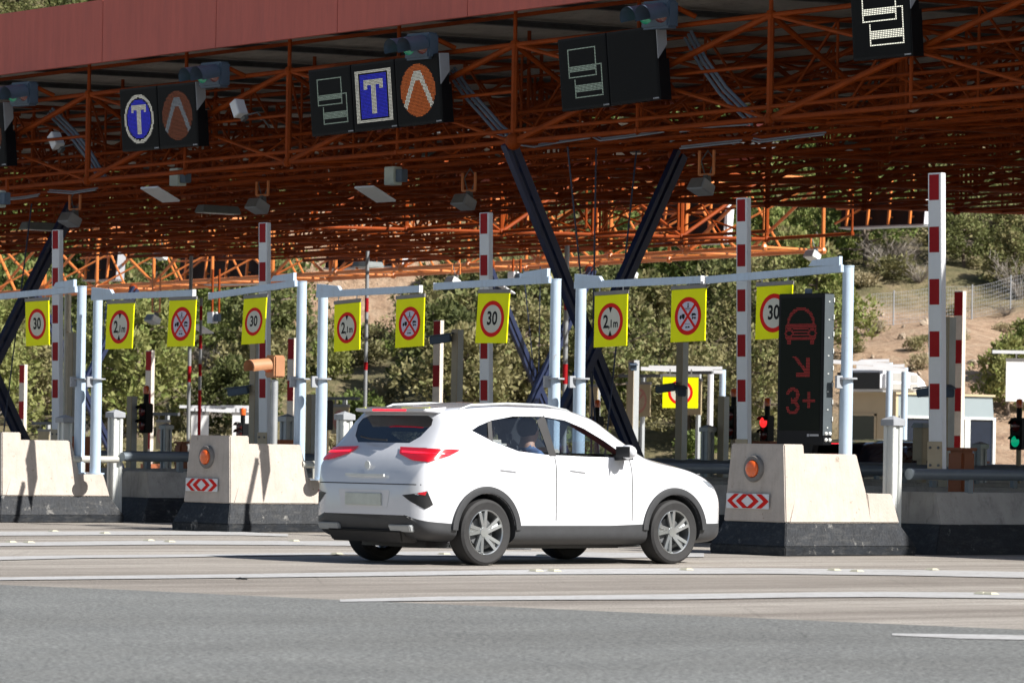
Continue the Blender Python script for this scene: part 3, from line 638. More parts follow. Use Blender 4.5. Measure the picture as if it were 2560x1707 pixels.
# thin far booms, out in the sun beyond the canopy
def far_boom(px, yt, yb, P, label, wmul=1.0):
    p = at(px, yt, FPX/P); q = at(px, yb, FPX/P); t = thing('boom_barrier', label, 'boom barrier', (p.x, p.y, 0), 0, 'far thin booms'); h = p.z
    b = MB(); b.b2(-.12*wmul, .12*wmul, -.05, .05, .5, h); b.build('boom_arm', mat('cream_boom_paint', (.62, .56, .48), .5), t)
    pr = .98
    for k in range(5):
        zt = h-.02-k*pr
        if zt-.48 > .5: b = MB(); b.b2(-.115*wmul, .115*wmul, -.053, -.047, zt-.48, zt); b.build('red_band', M_wred, t)
    b = MB(); b.b2(-.2, .2, -.1, .3, 0, .52); b.build('cabinet', M_rust, t)
far_boom(59, 911, 1056, 92, 'thin far red and cream boom near the left edge, behind the navy leg'); far_boom(376, 876, 1000, 100, 'thin far boom right of the black signal in the left lane')
far_boom(732, 845, 1100, 106, 'thin far boom between the middle boom and its gantry pole'); far_boom(1097, 801, 980, 112, 'thin far red and cream boom just left of the boom above the car', 1.0); far_boom(2401, 728, 990, 122, 'thin far red and cream boom above the toll booth roof')
# ------------------------------------------------------------------ slim posts
def post(px, yt, P, label, w_=.14, m=M_beige, cams=()):
    p = at(px, yt, FPX/P); t = thing('camera_post' if cams else 'slim_post', label, 'post', (p.x, p.y, 0), 0, 'slim posts along the lanes')
    b = MB(); b.b2(-w_/2, w_/2, -w_/2, -w_/2+.012, 0, p.z); b.b2(-w_/2+.01, w_/2-.01, -w_/2+.012, w_/2, 0, p.z-.004); b.v = [v for v in b.v]; b.m = [0]*6+[1]*6; b.build('shaft', [m, M_alud], t)
    for sx, yy in cams:
        q = at(px, yy, FPX/P); c = MB(); c.beam((sx*.04, -.10, q.z), (sx*.30, -.28, q.z-.05), .13, .11); cc = c.build('camera', M_sig, t, bevel=.01)
        c = MB(); c.beam((sx*.02, -.07, q.z+.07), (sx*.34, -.31, q.z+.015), .16, .015); c.build('sun_shield', M_sig, cc)
    return t
post(1707, 856, 158, 'tall beige post under the crossed out vehicles sign', .14, cams=((1, 975), (-1, 968)))
post(1145, 823, 168, 'beige post with a blue grey camera left of the boom above the car', .13, cams=((-1, 845),))
post(640, 860, 165, 'beige post behind the boom above the hooded orange lamp', .13, cams=((-1, 975),))
post(184, 832, 150, 'beige post beside the left gantry pole', .13); post(331, 990, 150, 'short beige post left of the black signal in the left lane', .13)
post(1810, 990, 160, 'short beige post left of the black signal with amber beacon', .13); post(2372, 792, 186, 'tall beige post right behind the widest boom', .15, cams=((1, 975), (-1, 975)))
post(779, 985, 150, 'short beige post behind the rear left of the white car', .12); post(1585, 900, 120, 'beige post with a white camera in front of the far brown signs', .17, cams=((1, 915),))
def pole(px, yt, P, label, m, r, bands=(), top=None):
    p = at(px, yt, FPX/P); t = thing('slim_pole', label, 'pole', (p.x, p.y, 0), 0, 'thin poles among the lanes'); b = MB(); b.tube((0, 0, 0), (0, 0, p.z), r, 10); b.build('shaft', m, t, smooth=True)
    for ya, yb, in bands: a, c = at(px, ya, FPX/P).z, at(px, yb, FPX/P).z; b = MB(); b.tube((0, 0, c), (0, 0, a), r*1.06, 10); b.build('red_band', M_wred, t, smooth=True)
M_gpole = mat('grey_pole_paint', (.24, .25, .26), .5)
pole(478, 640, 128, 'thin grey pole standing left of the second crossed out sign', M_gpole, .036, ((915, 955),)); pole(503, 745, 128, 'thin dark pole with red bands near the sunlit white panel', M_gpole, .03, ((765, 800), (838, 872), (910, 940), (975, 1090)))
pole(919, 628, 128, 'thin grey pole with one red band above the car tailgate', M_gpole, .036, ((745, 780), (905, 925))); pole(1418, 610, 120, 'thin pale pole with red bands beside the crossed navy column', M_gpole, .05, ((745, 775), (910, 960)))
pole(170, 735, 120, 'pale round pole behind the leftmost gantry pole', M_pipe, .072)
# ------------------------------------------------------------------ signals on the lanes
def lane_signal(px, y0, y1, P, label, lit=None, beacon=True, wpx=24, two=True):
    a = at(px, y0, FPX/P); h = (y1-y0)/P; t = thing('lane_signal', label, 'signal', (a.x, a.y, 0), 0, 'black lane signals'); wd = max(.16, wpx/P/.9)
    b = MB(); b.b2(-wd/2, wd/2, -.06, .12, a.z-h, a.z); hs = b.build('housing', M_housing, t, bevel=.015)
    for k, zz in enumerate((a.z-h*.27, a.z-h*.74)):
        M = Matrix.Translation((0, -.06, zz)) @ Matrix.Rotation(PI/2, 4, 'X'); m = M_lensr
        if lit == 'red' and k == 0: m = M_litr
        if lit == 'green' and k == 1: m = M_litg
        l = MB(); l.lathe([(.088, .0), (.07, .02), (.04, .03), (0, .034)], M, 18); l.build('lens', m, hs, smooth=True)
        v = MB(); v.lathe([(.098, 0), (.10, .075)], M, 18, a0=math.radians(20), a1=math.radians(160)) ; v.build('visor', M_housing, hs, smooth=True)
    b = MB(); b.tube((0, .03, 0), (0, .03, a.z-h), .04, 10); b.build('pole', M_beige, t, smooth=True)
    if beacon:
        c = MB(); c.tube((0, .03, a.z), (0, .03, a.z+.16), .045, 12); bs = c.build('beacon_base', M_housing, t, smooth=True)
        c = MB(); c.lathe([(.055, a.z+.16), (.055, a.z+.25), (.04, a.z+.29), (0, a.z+.30)], Matrix.Translation((0, .03, 0)), 14); c.build('beacon', M_amber, t, smooth=True)
    return t
lane_signal(1915, 1038, 1104, 150, 'black lane signal glowing red just left of the display sign', 'red'); lane_signal(1831, 1015, 1098, 150, 'black lane signal with amber beacon left of the striped boom', None)
lane_signal(362, 1008, 1082, 150, 'black lane signal with amber beacon in the left lane'); lane_signal(604, 1058, 1094, 130, 'small black lane signal beside the sunlit white panels', None)
lane_signal(2545, 1044, 1124, 158, 'black lane signal showing green at the right edge', 'green', wpx=36)
lane_signal(1490, 1040, 1100, 140, 'black lane signal seen past the car windscreen pillar', None); lane_signal(815, 1000, 1075, 120, 'black lane signal behind the pale gantry pole at the car rear', None, False)
# the hooded orange lamp on its pole
p = on_y(688, 893, 34.75); t = thing('hooded_signal', 'orange tan warning signal with a long hood on a grey pole', 'signal', (p.x, p.y, 0)); zc = p.z-.12
b = MB(); b.b2(-.11, .11, -.09, .09, zc-.145, zc+.145); hs = b.build('housing', M_amb_sig, t, bevel=.02)
b = MB(); M = Matrix.Translation((-.0, -.11, zc+.01)) @ Matrix.Rotation(PI/2+math.radians(6), 4, 'X'); b.lathe([(.095, 0), (.102, .33)], M, 24, a0=-.5, a1=PI+.5); b.lathe([(.090, 0), (.097, .33)], M, 24, a0=-.5, a1=PI+.5); b.lathe([(.098, .325), (.096, .333)], M, 24, a0=-.5, a1=PI+.5); b.build('hood', M_amb_sig, hs, smooth=True)
b = MB(); b.lathe([(.088, .02), (.07, .05), (0, .065)], M, 20); b.build('lens', M_amber, hs, smooth=True)
b = MB(); b.tube((0, 0, 0), (0, 0, zc-.17), .045, 12); b.build('pole', M_alud, t, smooth=True)
# ------------------------------------------------------------------ LED pictures: little lamps on a grid
def led(parent, name, W, H, y, fn, mats, nx, nz, x0, z0, fill=.62):
    b = [MB() for _ in mats]
    for j in range(nz):
        for i in range(nx):
            k = fn((i+.5)/nx, 1-(j+.5)/nz)
            if k is None: continue
            cx_, cz_ = x0+W*(i+.5)/nx, z0+H*(1-(j+.5)/nz); a, c = W/nx*fill*.5, H/nz*fill*.5
            b[k].poly([Vector((cx_-a, y, cz_-c)), Vector((cx_+a, y, cz_-c)), Vector((cx_+a, y, cz_+c)), Vector((cx_-a, y, cz_+c))])
    B = MB()
    for k, q in enumerate(b): B.add(q.v, q.f, k)
    return B.build(name, mats, parent, fix=False)
def T_glyph(u, v): return (.30 < u < .70 and .66 < v < .74) or (.30 < u < .36 and .60 < v < .7) or (.64 < u < .70 and .60 < v < .7) or (.445 < u < .555 and .24 < v < .74)
def T_round(u, v):
    e = math.hypot((u-.5)/.41, (v-.5)/.42)
    if e > 1: return None
    if e > .86: return 0
    if e > .80: return None
    return 0 if T_glyph(u, v) else 1
def T_square(u, v):
    a, c = abs(u-.5), abs(v-.5)
    if a > .43 or c > .42: return None
    if a > .36 or c > .365: return 0
    if a > .335 or c > .345: return None
    return 0 if T_glyph(.5+(u-.5)*.9, .5+(v-.5)*.9) else 1
def A_glyph(u, v):
    if math.hypot((u-.5)/.41, (v-.5)/.41) > 1: return None
    if .22 < v < .80:
        x = abs(u-.5); c = .30*(.80-v)/.58
        if c-.02 < x < c+.085 or (x < .07 and v > .66): return 0
    return 1
def card_glyph(u, v):
    e = .016; 
    if .18 < u < .80 and .44 < v < .86:
        if u < .205 or u > .775 or v > .84 or v < .46: return 0
        if .52 < v < .60: return 0
    if .30 < u < .90 and .14 < v < .60:
        if (u < .325 and v < .42) or u > .875 or v < .16 or (v > .58 and u > .80): return 0
        if .22 < v < .32: return 0
    return None
def lane_sign(label, TL, TR, BL, BR, panels, side_px, Y=37.9, split=None):
    a, b_, c = on_y(*BL, Y), on_y(*BR, Y), on_y(*TR, Y); zb = (a.z+b_.z)/2; W = b_.x-a.x; H = ((on_y(*TL, Y).z-a.z)+(c.z-b_.z))/2
    t = thing('lane_sign', label, 'lane sign', (a.x, Y, a.z), 0, 'black LED lane signs under the canopy'); t.rotation_euler = (math.radians(4.2), -math.atan2(b_.z-a.z, W), 0)
    n = len(panels); pw = W/n; dp = .17
    for k, (fn, ms) in enumerate(panels):
        b = MB(); b.b2(k*pw+.006, (k+1)*pw-.006, 0, dp, 0, H); hs = b.build('panel', M_housing, t, bevel=.008)
        b = MB(); b.b2(k*pw+.03, (k+1)*pw-.03, -.003, .01, .03, H-.03); b.build('screen', M_face, hs)
        if fn: led(hs, 'led_picture', pw-.06, H-.06, -.0045, fn, ms, 34, 46, k*pw+.03, .03)
        b = MB(); b.b2((k+1)*pw-.10, (k+1)*pw-.02, -.002, .002, .012, .028); b.b2((k+1)*pw-.125, (k+1)*pw-.108, -.002, .002, .008, .032); b.build('maker_plate', M_lgrey, hs)
    b = MB(); b.hexa([Vector((W+.001, .0, H*.55)), Vector((W+.001, .0, H)), Vector((W+.001, dp, H)), Vector((W+.001, dp, H*.74))], [Vector((W+.012, .0, H*.55)), Vector((W+.012, .0, H)), Vector((W+.012, dp, H)), Vector((W+.012, dp, H*.74))]); b.build('side_plate', M_lgrey, t)
    b = MB(); b.b2(W+.002, W+.010, .0, dp+.02, -.01, H*.55); b.build('side_cover', M_housing, t)
    for x in (W*.2, W*.8):
        for q in (.25, .8): b = MB(); b.b2(x-.02, x+.02, dp, dp+.35, H*q, H*(q+.05)); b.build('bracket', M_orange, t)
    return t
lane_sign('black LED lane sign cut off by the left edge', (-130, 275), (17, 257), (-125, 430), (17, 414), [(T_round, [M_ledw, M_ledb]), (A_glyph, [M_ledgd, M_ledod])], 10)
lane_sign('black LED lane sign with a blue round T and a dim orange chevron', (299, 226), (491, 205), (305, 380.5), (496, 364.5), [(T_round, [M_ledw, M_ledb]), (A_glyph, [M_ledgd, M_ledod])], 18)
lane_sign('widest black LED lane sign with ticket, blue square T and orange chevron', (771, 179), (1099, 133), (779, 342.5), (1107, 305), [(card_glyph, [M_ledg]), (T_square, [M_ledw, M_ledb]), (A_glyph, [M_ledw, M_ledo])], 18)
lane_sign('black LED lane sign with a dim ticket beside a blank screen', (1395, 104), (1640, 63), (1404, 280), (1651, 248), [(card_glyph, [M_ledg]), (None, None)], 17)
lane_sign('black LED lane sign with a bright ticket picture at the upper right', (2126, -50), (2272, -75), (2132, 154), (2281, 139), [(card_glyph, [M_ledW])], 15)
# paired signal heads above the lane signs
def head(px, py, label, Y=37.75):
    p = on_y(px, py, Y); t = thing('signal_head', label, 'signal', p, 0, 'paired signal heads above the lane signs')
    b = MB(); b.b2(-.19, .33, .0, .20, -.19, .17); b.build('housing', M_sig, t, bevel=.03)
    for x, ml in ((-.08, M_lensg), (.20, M_lensr)):
        M = Matrix.Translation((x, .0, .0)) @ Matrix.Rotation(PI/2+math.radians(12), 4, 'X')
        v = MB(); v.lathe([(.135, 0), (.135, .20), (.145, .33)], M, 20, a0=-.4, a1=PI+.4); v.lathe([(.129, 0), (.129, .20), (.139, .33)], M, 20, a0=-.4, a1=PI+.4); vz = v.build('visor', [M_sig], t, smooth=True)
        l = MB(); l.lathe([(.13, .02), (.08, .055), (0, .07)], M, 18); l.build('lens', ml, t, smooth=True)
    b = MB(); b.tube((.25, .10, .12), (.36, .45, -.02), .035, 8); b.build('arm', M_orange, t, smooth=True)
head(40, 234, 'pair of blue grey signal heads cut by the left edge'); head(515, 186, 'pair of blue grey signal heads above the round blue T sign'); head(1032, 115, 'pair of blue grey signal heads above the orange chevron sign'); head(1626, 36, 'pair of blue grey signal heads at the top, above the blank sign')
# the tall red matrix display on the right island
def M_carpix(u, v):
    if v > .655:                              # car from the front
        x = abs(u-.5); q = (v-.655)/.31
        if q > .53 and abs(math.hypot(x/.33, (q-.53)/.40)-1) < .10: return 0
        if .42 < q < .56 and x < .40 and abs(x-(.34+.06*(.56-q)/.14)) < .03: return 0
        if .455 < q < .535 and x < .36: return 0
        if .18 < q < .46:
            if x > .37 and x < .41: return 0
            if abs(math.hypot((x-.30)/.09, (q-.31)/.09)-1) < .30: return 0
            if x < .20 and int(q*40) % 3 != 0: return 0
        if .14 < q < .21 and x < .38: return 0
        if .02 < q < .14 and .25 < x < .35 and q > .02+abs(x-.30)*.6: return 0
        return None
    if .41 < v < .57:
        if .66 < u < .74 and v < .56: return 0
        if .39 < u < .74 and v < .445: return 0
        if abs((u-.37)-(.56-v)*2.55) < .05 and u < .70: return 0
        return None
    if .11 < v < .32:
        q = (v-.11)/.21
        for cc in (.28, .75):
            r_ = math.hypot((u-.32)/.16, (q-cc)/.25)
            if .58 < r_ < 1.08 and not (u < .27 and .30 < q < .74): return 0
        if .24 < q < .84 and abs(u-.74) < .035: return 0
        if .50 < q < .60 and abs(u-.74) < .16: return 0
    return None
Y = 34.25; a, b_ = on_y(1941, 1082, Y), on_y(2056.5, 1079, Y); c = on_y(2056.5, 728, Y); W, H = b_.x-a.x, c.z-b_.z
t = thing('matrix_display', 'tall black matrix display with a red car, arrow and 3+', 'display sign', (a.x, Y, a.z))
b = MB(); b.b2(0, W, 0, .15, -.13, H); hs = b.build('housing', M_housing, t, bevel=.01)
b = MB(); b.b2(.045, W-.05, -.003, .01, .03, H-.05); b.build('screen', mat('dark_green_screen', (.005, .008, .005), .6, var=.3, scale=60, spec=.12), hs)
for nm, lo, hi in (('led_car', .6, 1), ('led_arrow', .36, .6), ('led_number', 0, .36), ('led_plus', 0, .36)): led(hs, nm, W-.12, H-.14, -.0045, (lambda u, v, lo=lo, hi=hi, nm=nm: M_carpix(u, v) if lo < v <= hi and not (nm == 'led_number' and u > .55) and not (nm == 'led_plus' and u <= .55) else None), [M_ledr], 40, 86, .06, .05, .60)
b = MB(); b.b2(W+.001, W+.006, .0, .145, -.02, H-.01); sp = b.build('side_panel', mat('slate_side_panel', (.075, .09, .10), .45), t)
b = MB()
for k in range(8): b.b2(W+.006, W+.012, .055, .075, .06+k*(H-.12)/7.2, .072+k*(H-.12)/7.2); b.b2(W+.006, W+.02, .128, .14, .14+k*(H-.2)/7.2, .19+k*(H-.2)/7.2)
for k in range(2):
    for j in range(2): b.sphere((W+.008, .045+.06*j, -.03-.07*k+.03), .022, 8)
b.build('fasteners', M_alu, sp)
b = MB(); b.hexa([Vector((W*.40, .03, -.40)), Vector((W*.66, .03, -.40)), Vector((W*.66, .12, -.40)), Vector((W*.40, .12, -.40))], [Vector((W*.28, .03, -.13)), Vector((W*.76, .03, -.13)), Vector((W*.76, .12, -.13)), Vector((W*.28, .12, -.13))]); b.b2(W*.44, W*.62, .04, .11, -1.0, -.40); b.build('stand', M_housing, t)
b = MB(); b.b2(W*.50, W*.62, .05, .08, H, H+.055); b.build('lifting_lug', M_sig, t)
b = MB(); b.b2(W-.20, W-.06, -.003, .002, -.03, -.008); b.b2(W-.24, W-.21, -.003, .002, -.035, -.005); b.build('maker_plate', M_lgrey, hs)
# ------------------------------------------------------------------ the canopy: space frame, roof, fascia
CY0, CY1 = 38.2, 62.2
def zb(X, Y): return 5.2+.0185*(X+43.4)+.0246*(Y-38.2)
DEP, ROOF = 1.30, 1.80
K0, K1 = -13, 20; DX = LANE/2; NJ = 11; DY = (CY1-CY0)/(NJ-1)
Xk = [-43.4+DX*k for k in range(K0, K1+1)]; Yj = [CY0+DY*j for j in range(NJ)]
def jend(X): return NJ-1 if X < -62.2 else (5 if X < -53.4 else NJ-1)      # the roof is stepped at the back: last row of each stretch
cn = thing('toll_canopy', 'long toll canopy with a red brown fascia over an orange steel space frame', 'canopy', (-43.4, 52, 0))
def cb(mb, name, m, **kw):
    mb.v = [(x+43.4, y-52, z) for x, y, z in mb.v]; return mb.build(name, m, cn, **kw)
def B_(X, Y): return Vector((X, Y, zb(X, Y)))
def T_(X, Y): return Vector((X, Y, zb(X, Y)+DEP))
def M_(X, Y): return Vector((X, Y, zb(X, Y)+DEP*.52))
for j, Y in enumerate(Yj):                       # trusses along the row
    b = MB(); k0 = 0; on = [jend(X) >= j for X in Xk]; on = [on[k] or (k > 0 and on[k-1] and Xk[k] < -50) for k in range(len(Xk))]; xs = Xk
    for k in range(len(Xk)-1):
        if on[k] and on[k+1]:
            for f in (B_, T_): b.tube(f(Xk[k], Y), f(Xk[k+1], Y), .034, 8)
    if j == 0: b.tube(B_(xs[0], Y)+Vector((0, .0, .15)), B_(xs[-1], Y)+Vector((0, 0, .15)), .028, 8)
    for k in range(k0, len(Xk)):
        X = Xk[k]; main = (k+K0) % 2 == 0
        if not on[k]: continue
        b.tube(B_(X, Y), T_(X, Y), .046 if main else .026, 7)
        if main:
            if k-2 >= k0 and on[k-1] and on[k-2]: b.tube(T_(X, Y), B_(Xk[k-2], Y), .042 if j == 0 else .038, 7)
            if k+2 < len(Xk) and on[k+1] and on[k+2]: b.tube(T_(X, Y), M_(Xk[k+1], Y), .03, 6); b.tube(M_(Xk[k+1], Y), B_(Xk[k+2], Y), .026, 6); b.tube(M_(Xk[k+1], Y), M_(Xk[k+2], Y), .024, 6)
            b.sphere(B_(X, Y), .08, 8); b.sphere(T_(X, Y), .075, 8)
        elif (k+j) % 2 == 0: b.sphere(B_(X, Y), .055, 6)
        b.tube(T_(X, Y), Vector((X, Y, zb(X, Y)+ROOF)), .028, 6)
    cb(b, 'truss', M_orange, smooth=True)
for k, X in enumerate(Xk):                       # cross trusses
    b = MB(); nj = jend(X)+1; main = (k+K0) % 2 == 0; ys = Yj[:nj]
    b.tube(T_(X, ys[0]), T_(X, ys[-1]), .03, 7)
    if main: b.tube(B_(X, ys[0]), B_(X, ys[-1]), .034, 7)
    for j in range(nj-1):
        if main:
            if (k+j) % 2 == 0: b.tube(B_(X, Yj[j]), T_(X, Yj[j+1]), .038, 6)
            else: b.tube(T_(X, Yj[j]), B_(X, Yj[j+1]), .038, 6)
            if k+1 < len(Xk) and j % 2 == 0 and j < jend(Xk[k+1]): b.tube(B_(X, Yj[j]), B_(Xk[k+1], Yj[j+1]), .02, 5)
            if k > 0 and j % 2 == 1 and j < jend(Xk[k-1]): b.tube(B_(X, Yj[j]), T_(Xk[k-1], Yj[j+1]), .022, 5)
        else:
            b.tube(M_(X, Yj[j]), M_(X, Yj[j+1]), .024, 6)
            if (k+j) % 2 == 0: b.tube(B_(X, Yj[j]), T_(X, Yj[j+1]), .022, 5)
            else: b.tube(M_(X, Yj[j]), T_(X, Yj[j+1]), .02, 5)
    cb(b, 'cross_truss', M_orange, smooth=True)
for j in range(NJ-1):                             # lighter trusses halfway between
    Y = Yj[j]+DY/2; b = MB(); on = [jend(X) > j for X in Xk]
    for k in range(len(Xk)-1):
        if not (on[k] and on[k+1]): continue
        x0, x1 = Xk[k], Xk[k+1]; xm = (x0+x1)/2; q = (j+k) % 2
        for f in (B_, T_): b.tube(f(x0, Y), f(x1, Y), .022, 6)
        b.tube(B_(x0, Y), T_(x0, Y), .02, 6); b.tube(B_(xm, Y), T_(xm, Y), .02, 6)
        b.tube(B_(x0, Y) if q else T_(x0, Y), T_(xm, Y) if q else B_(xm, Y), .021, 5); b.tube(T_(xm, Y) if q else B_(xm, Y), B_(x1, Y) if q else T_(x1, Y), .021, 5)
        b.tube(B_(x0, Y), M_(xm, Y+DY*.5), .02, 5); b.tube(M_(xm, Y), T_(x1, Y-DY*.5), .02, 5)
        if (k+j) % 3: b.tube(B_(x0, Y-DY*.5), B_(xm, Y), .018, 5)
    cb(b, 'light_truss', M_orange, smooth=True)
# lattice girder over the front column row
for Y in (39.7,):
    b = MB()
    for dy in (-.5, .5):
        for dz in (-.02, .5): b.tube(B_(Xk[0], Y+dy)+UV*dz, B_(Xk[-1], Y+dy)+UV*dz, .026, 7)
        for k in range(len(Xk)-1):
            for q in range(2):
                xa, xb = Xk[k]+DX*q/2, Xk[k]+DX*(q+1)/2; s = (k*2+q) % 2
                b.tube(B_(xa, Y+dy)+UV*(.5*s), B_(xb, Y+dy)+UV*(.5*(1-s)), .016, 5)
    cb(b, 'lattice_girder', M_orange, smooth=True)
# roof sheet with ribs along the row, purlins across it
X0, X1 = Xk[0]-.6, Xk[-1]+.6; Y = CY0-.25; nr = int((CY1-CY0+1.0)/.125); prof = []
for i in range(nr):
    y = Y+i*.125; prof += [(y, .0), (y+.045, .0), (y+.06, .028), (y+.11, .028)]
XA, XB = [X for X in Xk if X < -62.2][-1], [X for X in Xk if X < -53.4][-1]
for xa, xb, ye in ((X0, XA, CY1+.5), (XA, XB, Yj[5]+.5), (XB, X1, CY1+.5)):
    b = MB(); pr_ = [p for p in prof if p[0] < ye]
    for i, (y, dz) in enumerate(pr_): b.v += [(xa, y, zb(xa, y)+ROOF+.16+dz), (xb, y, zb(xb, y)+ROOF+.16+dz)]
    b.f = [(2*i, 2*i+1, 2*i+3, 2*i+2) for i in range(len(pr_)-1)]; b.m = [0]*len(b.f); cb(b, 'roof_sheet', M_deck)
    b = MB(); tz = ROOF+.42; q = ((xa+.01, CY0-.2), (xb-.01, CY0-.2), (xb-.01, ye), (xa+.01, ye))
    b.hexa([Vector((x, y, zb(x, y)+tz)) for x, y in q], [Vector((x, y, zb(x, y)+tz+.06)) for x, y in q]); cb(b, 'roof_top', M_deck)
for k, X in enumerate(Xk):
    b = MB(); ye = Yj[jend(X)]+.3
    for dz, wd in ((.075, .13), (.150, .13)): b.beam((X, CY0-.2, zb(X, CY0-.2)+ROOF-.02+dz), (X, ye, zb(X, ye)+ROOF-.02+dz), wd, .012)
    b.beam((X, CY0-.2, zb(X, CY0-.2)+ROOF+.09), (X, ye, zb(X, ye)+ROOF+.09), .014, .07); cb(b, 'purlin', M_dgrey)
b = MB(); b.beam((X0, CY0+.55, zb(X0, CY0)+ROOF-.02), (X1, CY0+.55, zb(X1, CY0)+ROOF-.02), .05, .05); cb(b, 'edge_rail', M_orange)
FX = [-55.05+2.77*k for k in range(-7, 23)]      # fascia panels with open joints
for (ya, yb) in ((CY0-.36, CY0-.28), (CY1+.62, CY1+.70)):
    for xa, xb in zip(FX[:-1], FX[1:]):
        if xa < X0-1.5 or xb > X1+1.5: continue
        if ya > 44: ye = Yj[jend((xa+xb)/2)]; ya, yb = ye+.62, ye+.70
        b = MB(); z0, z1 = zb(xa, CY0)+ROOF-.10, zb(xb, CY0)+ROOF-.10
        if ya > 44: z0 += .0246*(ya-CY0); z1 += .0246*(ya-CY0)
        b.hexa([Vector((xa+.007, ya, z0)), Vector((xb-.007, ya, z1)), Vector((xb-.007, yb, z1)), Vector((xa+.007, yb, z0))], [Vector((xa+.007, ya, z0+.93)), Vector((xb-.007, ya, z1+.93)), Vector((xb-.007, yb, z1+.93)), Vector((xa+.007, yb, z0+.93))])
        for zz in [.06+.083*q for q in range(11)]: b.box((xb-.03, ya-.002, z1+zz), (.012, .006, .012)) if ya < 44 else None
        fo = cb(b, 'fascia_panel', M_fascia)
b = MB(); b.beam((X0, CY0-.27, zb(X0, CY0)+ROOF+.03), (X1, CY0-.27, zb(X1, CY0)+ROOF+.03), .03, .10); b.beam((X0, CY0-.15, zb(X0, CY0)+ROOF+.02), (X1, CY0-.15, zb(X1, CY0)+ROOF+.02), .20, .02); cb(b, 'drip_edge', M_deck)
for X in Xk:
    b = MB(); b.hexa([Vector((X+dx, CY0-.26, zb(X, CY0)+ROOF-.0+dz)) for dx, dz in ((0, 0), (.5, -.0), (.5, .02), (0, .02))], [Vector((X+dx, CY0+.02, zb(X, CY0)+ROOF-.0+dz)) for dx, dz in ((0, -.02), (.45, -.02), (.45, .0), (0, .0))]); cb(b, 'edge_bracket', M_dgrey)
# electrical conduit along and through the frame
for pts in ([(120, 285), (175, 340), (215, 392), (252, 455)], [(1122, 185), (1160, 240), (1205, 290), (1240, 330), (1268, 352)], [(1712, 95), (1750, 165), (1800, 235), (1850, 285), (1880, 312)]):
    b = MB()
    for off in (0, .06, .11): b.path([on_y(x, y, 38.45)+Vector((off, .04*off, off*.7)) for x, y in pts], .022, 6)
    cb(b, 'conduit', mat('grey_conduit', (.13, .16, .20), .4), smooth=True)
for pts, Y in (([(1292, 362), (1335, 368), (1390, 358), (1475, 345)], 38.6), ([(1480, 342), (1500, 352), (1560, 345), (1660, 330)], 38.8), ([(1700, 330), (1780, 318), (1870, 312)], 39.), ([(1880, 352), (1900, 356), (1990, 345), (2060, 337)], 39.), ([(1700, 372), (1790, 362), (1850, 356)], 38.9), ([(120, 480), (180, 484), (240, 475)], 38.7), ([(20, 500), (60, 496), (95, 490)], 38.7)):
    b = MB()
    for off in (0, .03): b.path([on_y(x, y, Y)+Vector((0, off, off)) for x, y in pts], .012, 6)
    cb(b, 'conduit', mat('pale_conduit', (.20, .23, .28), .4), smooth=True)

# ------------------------------------------------------------------ navy columns: crossed lattice legs on the islands
def leg(t, p, q, name='leg', w_=.17):
    p = Vector(p); q = Vector(q); d = (q-p).normalized(); a = Vector((1, 0, 0)); s = d.cross(a).normalized()
    b = MB(); e = Vector((1, 0, 0))
    for sg, wd in ((-1, .62), (1, .34)):
        o = s*(w_*.5*sg*(.55 if wd > .5 else 1)); b.beam(p+o, q+o, w_*wd, .10, a)
    n = int((q-p).length/.42)
    for k in range(1, n):
        c = p.lerp(q, k/n); b.beam(c-s*w_*.5, c+s*w_*.6, .07, .012, a)
    o = b.build(name, M_blue, t)
    return o
def column(label, X, Yc, zt, zbase, half=1.5, foot=1.45):
    t = thing('canopy_column', label, 'column', (X, Yc, 0), 0, 'crossed navy canopy columns')
    leg(t, (-.10, -half, zt), (-.10, foot, zbase)); leg(t, (.10, half, zt), (.10, -foot, zbase))
    b = MB(); b.box((0, 0, zbase-.1), (.9, foot*2+.8, .2)); b.build('footing', M_conc_gray, t)
    b = MB()
    for y in (-half, half): b.sphere((0, y, zt), .12, 10)
    b.build('top_joint', M_orange, t, smooth=True)
    b = MB(); r_ = .012
    for y0, y1 in ((-half*.35, foot*.2), (half*.5, foot*.1), (0, 0)): b.tube((.0, y0, zt), (.0, y1, zbase), r_, 6)
    b.build('stay_cable', M_blue, t)
    return t
column('front crossed navy steel column right of the middle, above the car', -43.4, 39.7, zb(-43.4, 39.7)-.03, .1)
column('front navy steel column at the left edge behind the first boom', -57.9, 39.8, zb(-57.9, 39.8)-.03, .1, 1.5, 1.3)
column('rear crossed navy column seen behind the 30 sign above the car', -72.3, 64.5, 5.15, .1)
q = at(205, 1000, FPX/102); column('rear navy column far left, behind the leftmost height limit sign', q.x, q.y, 4.85, .1)

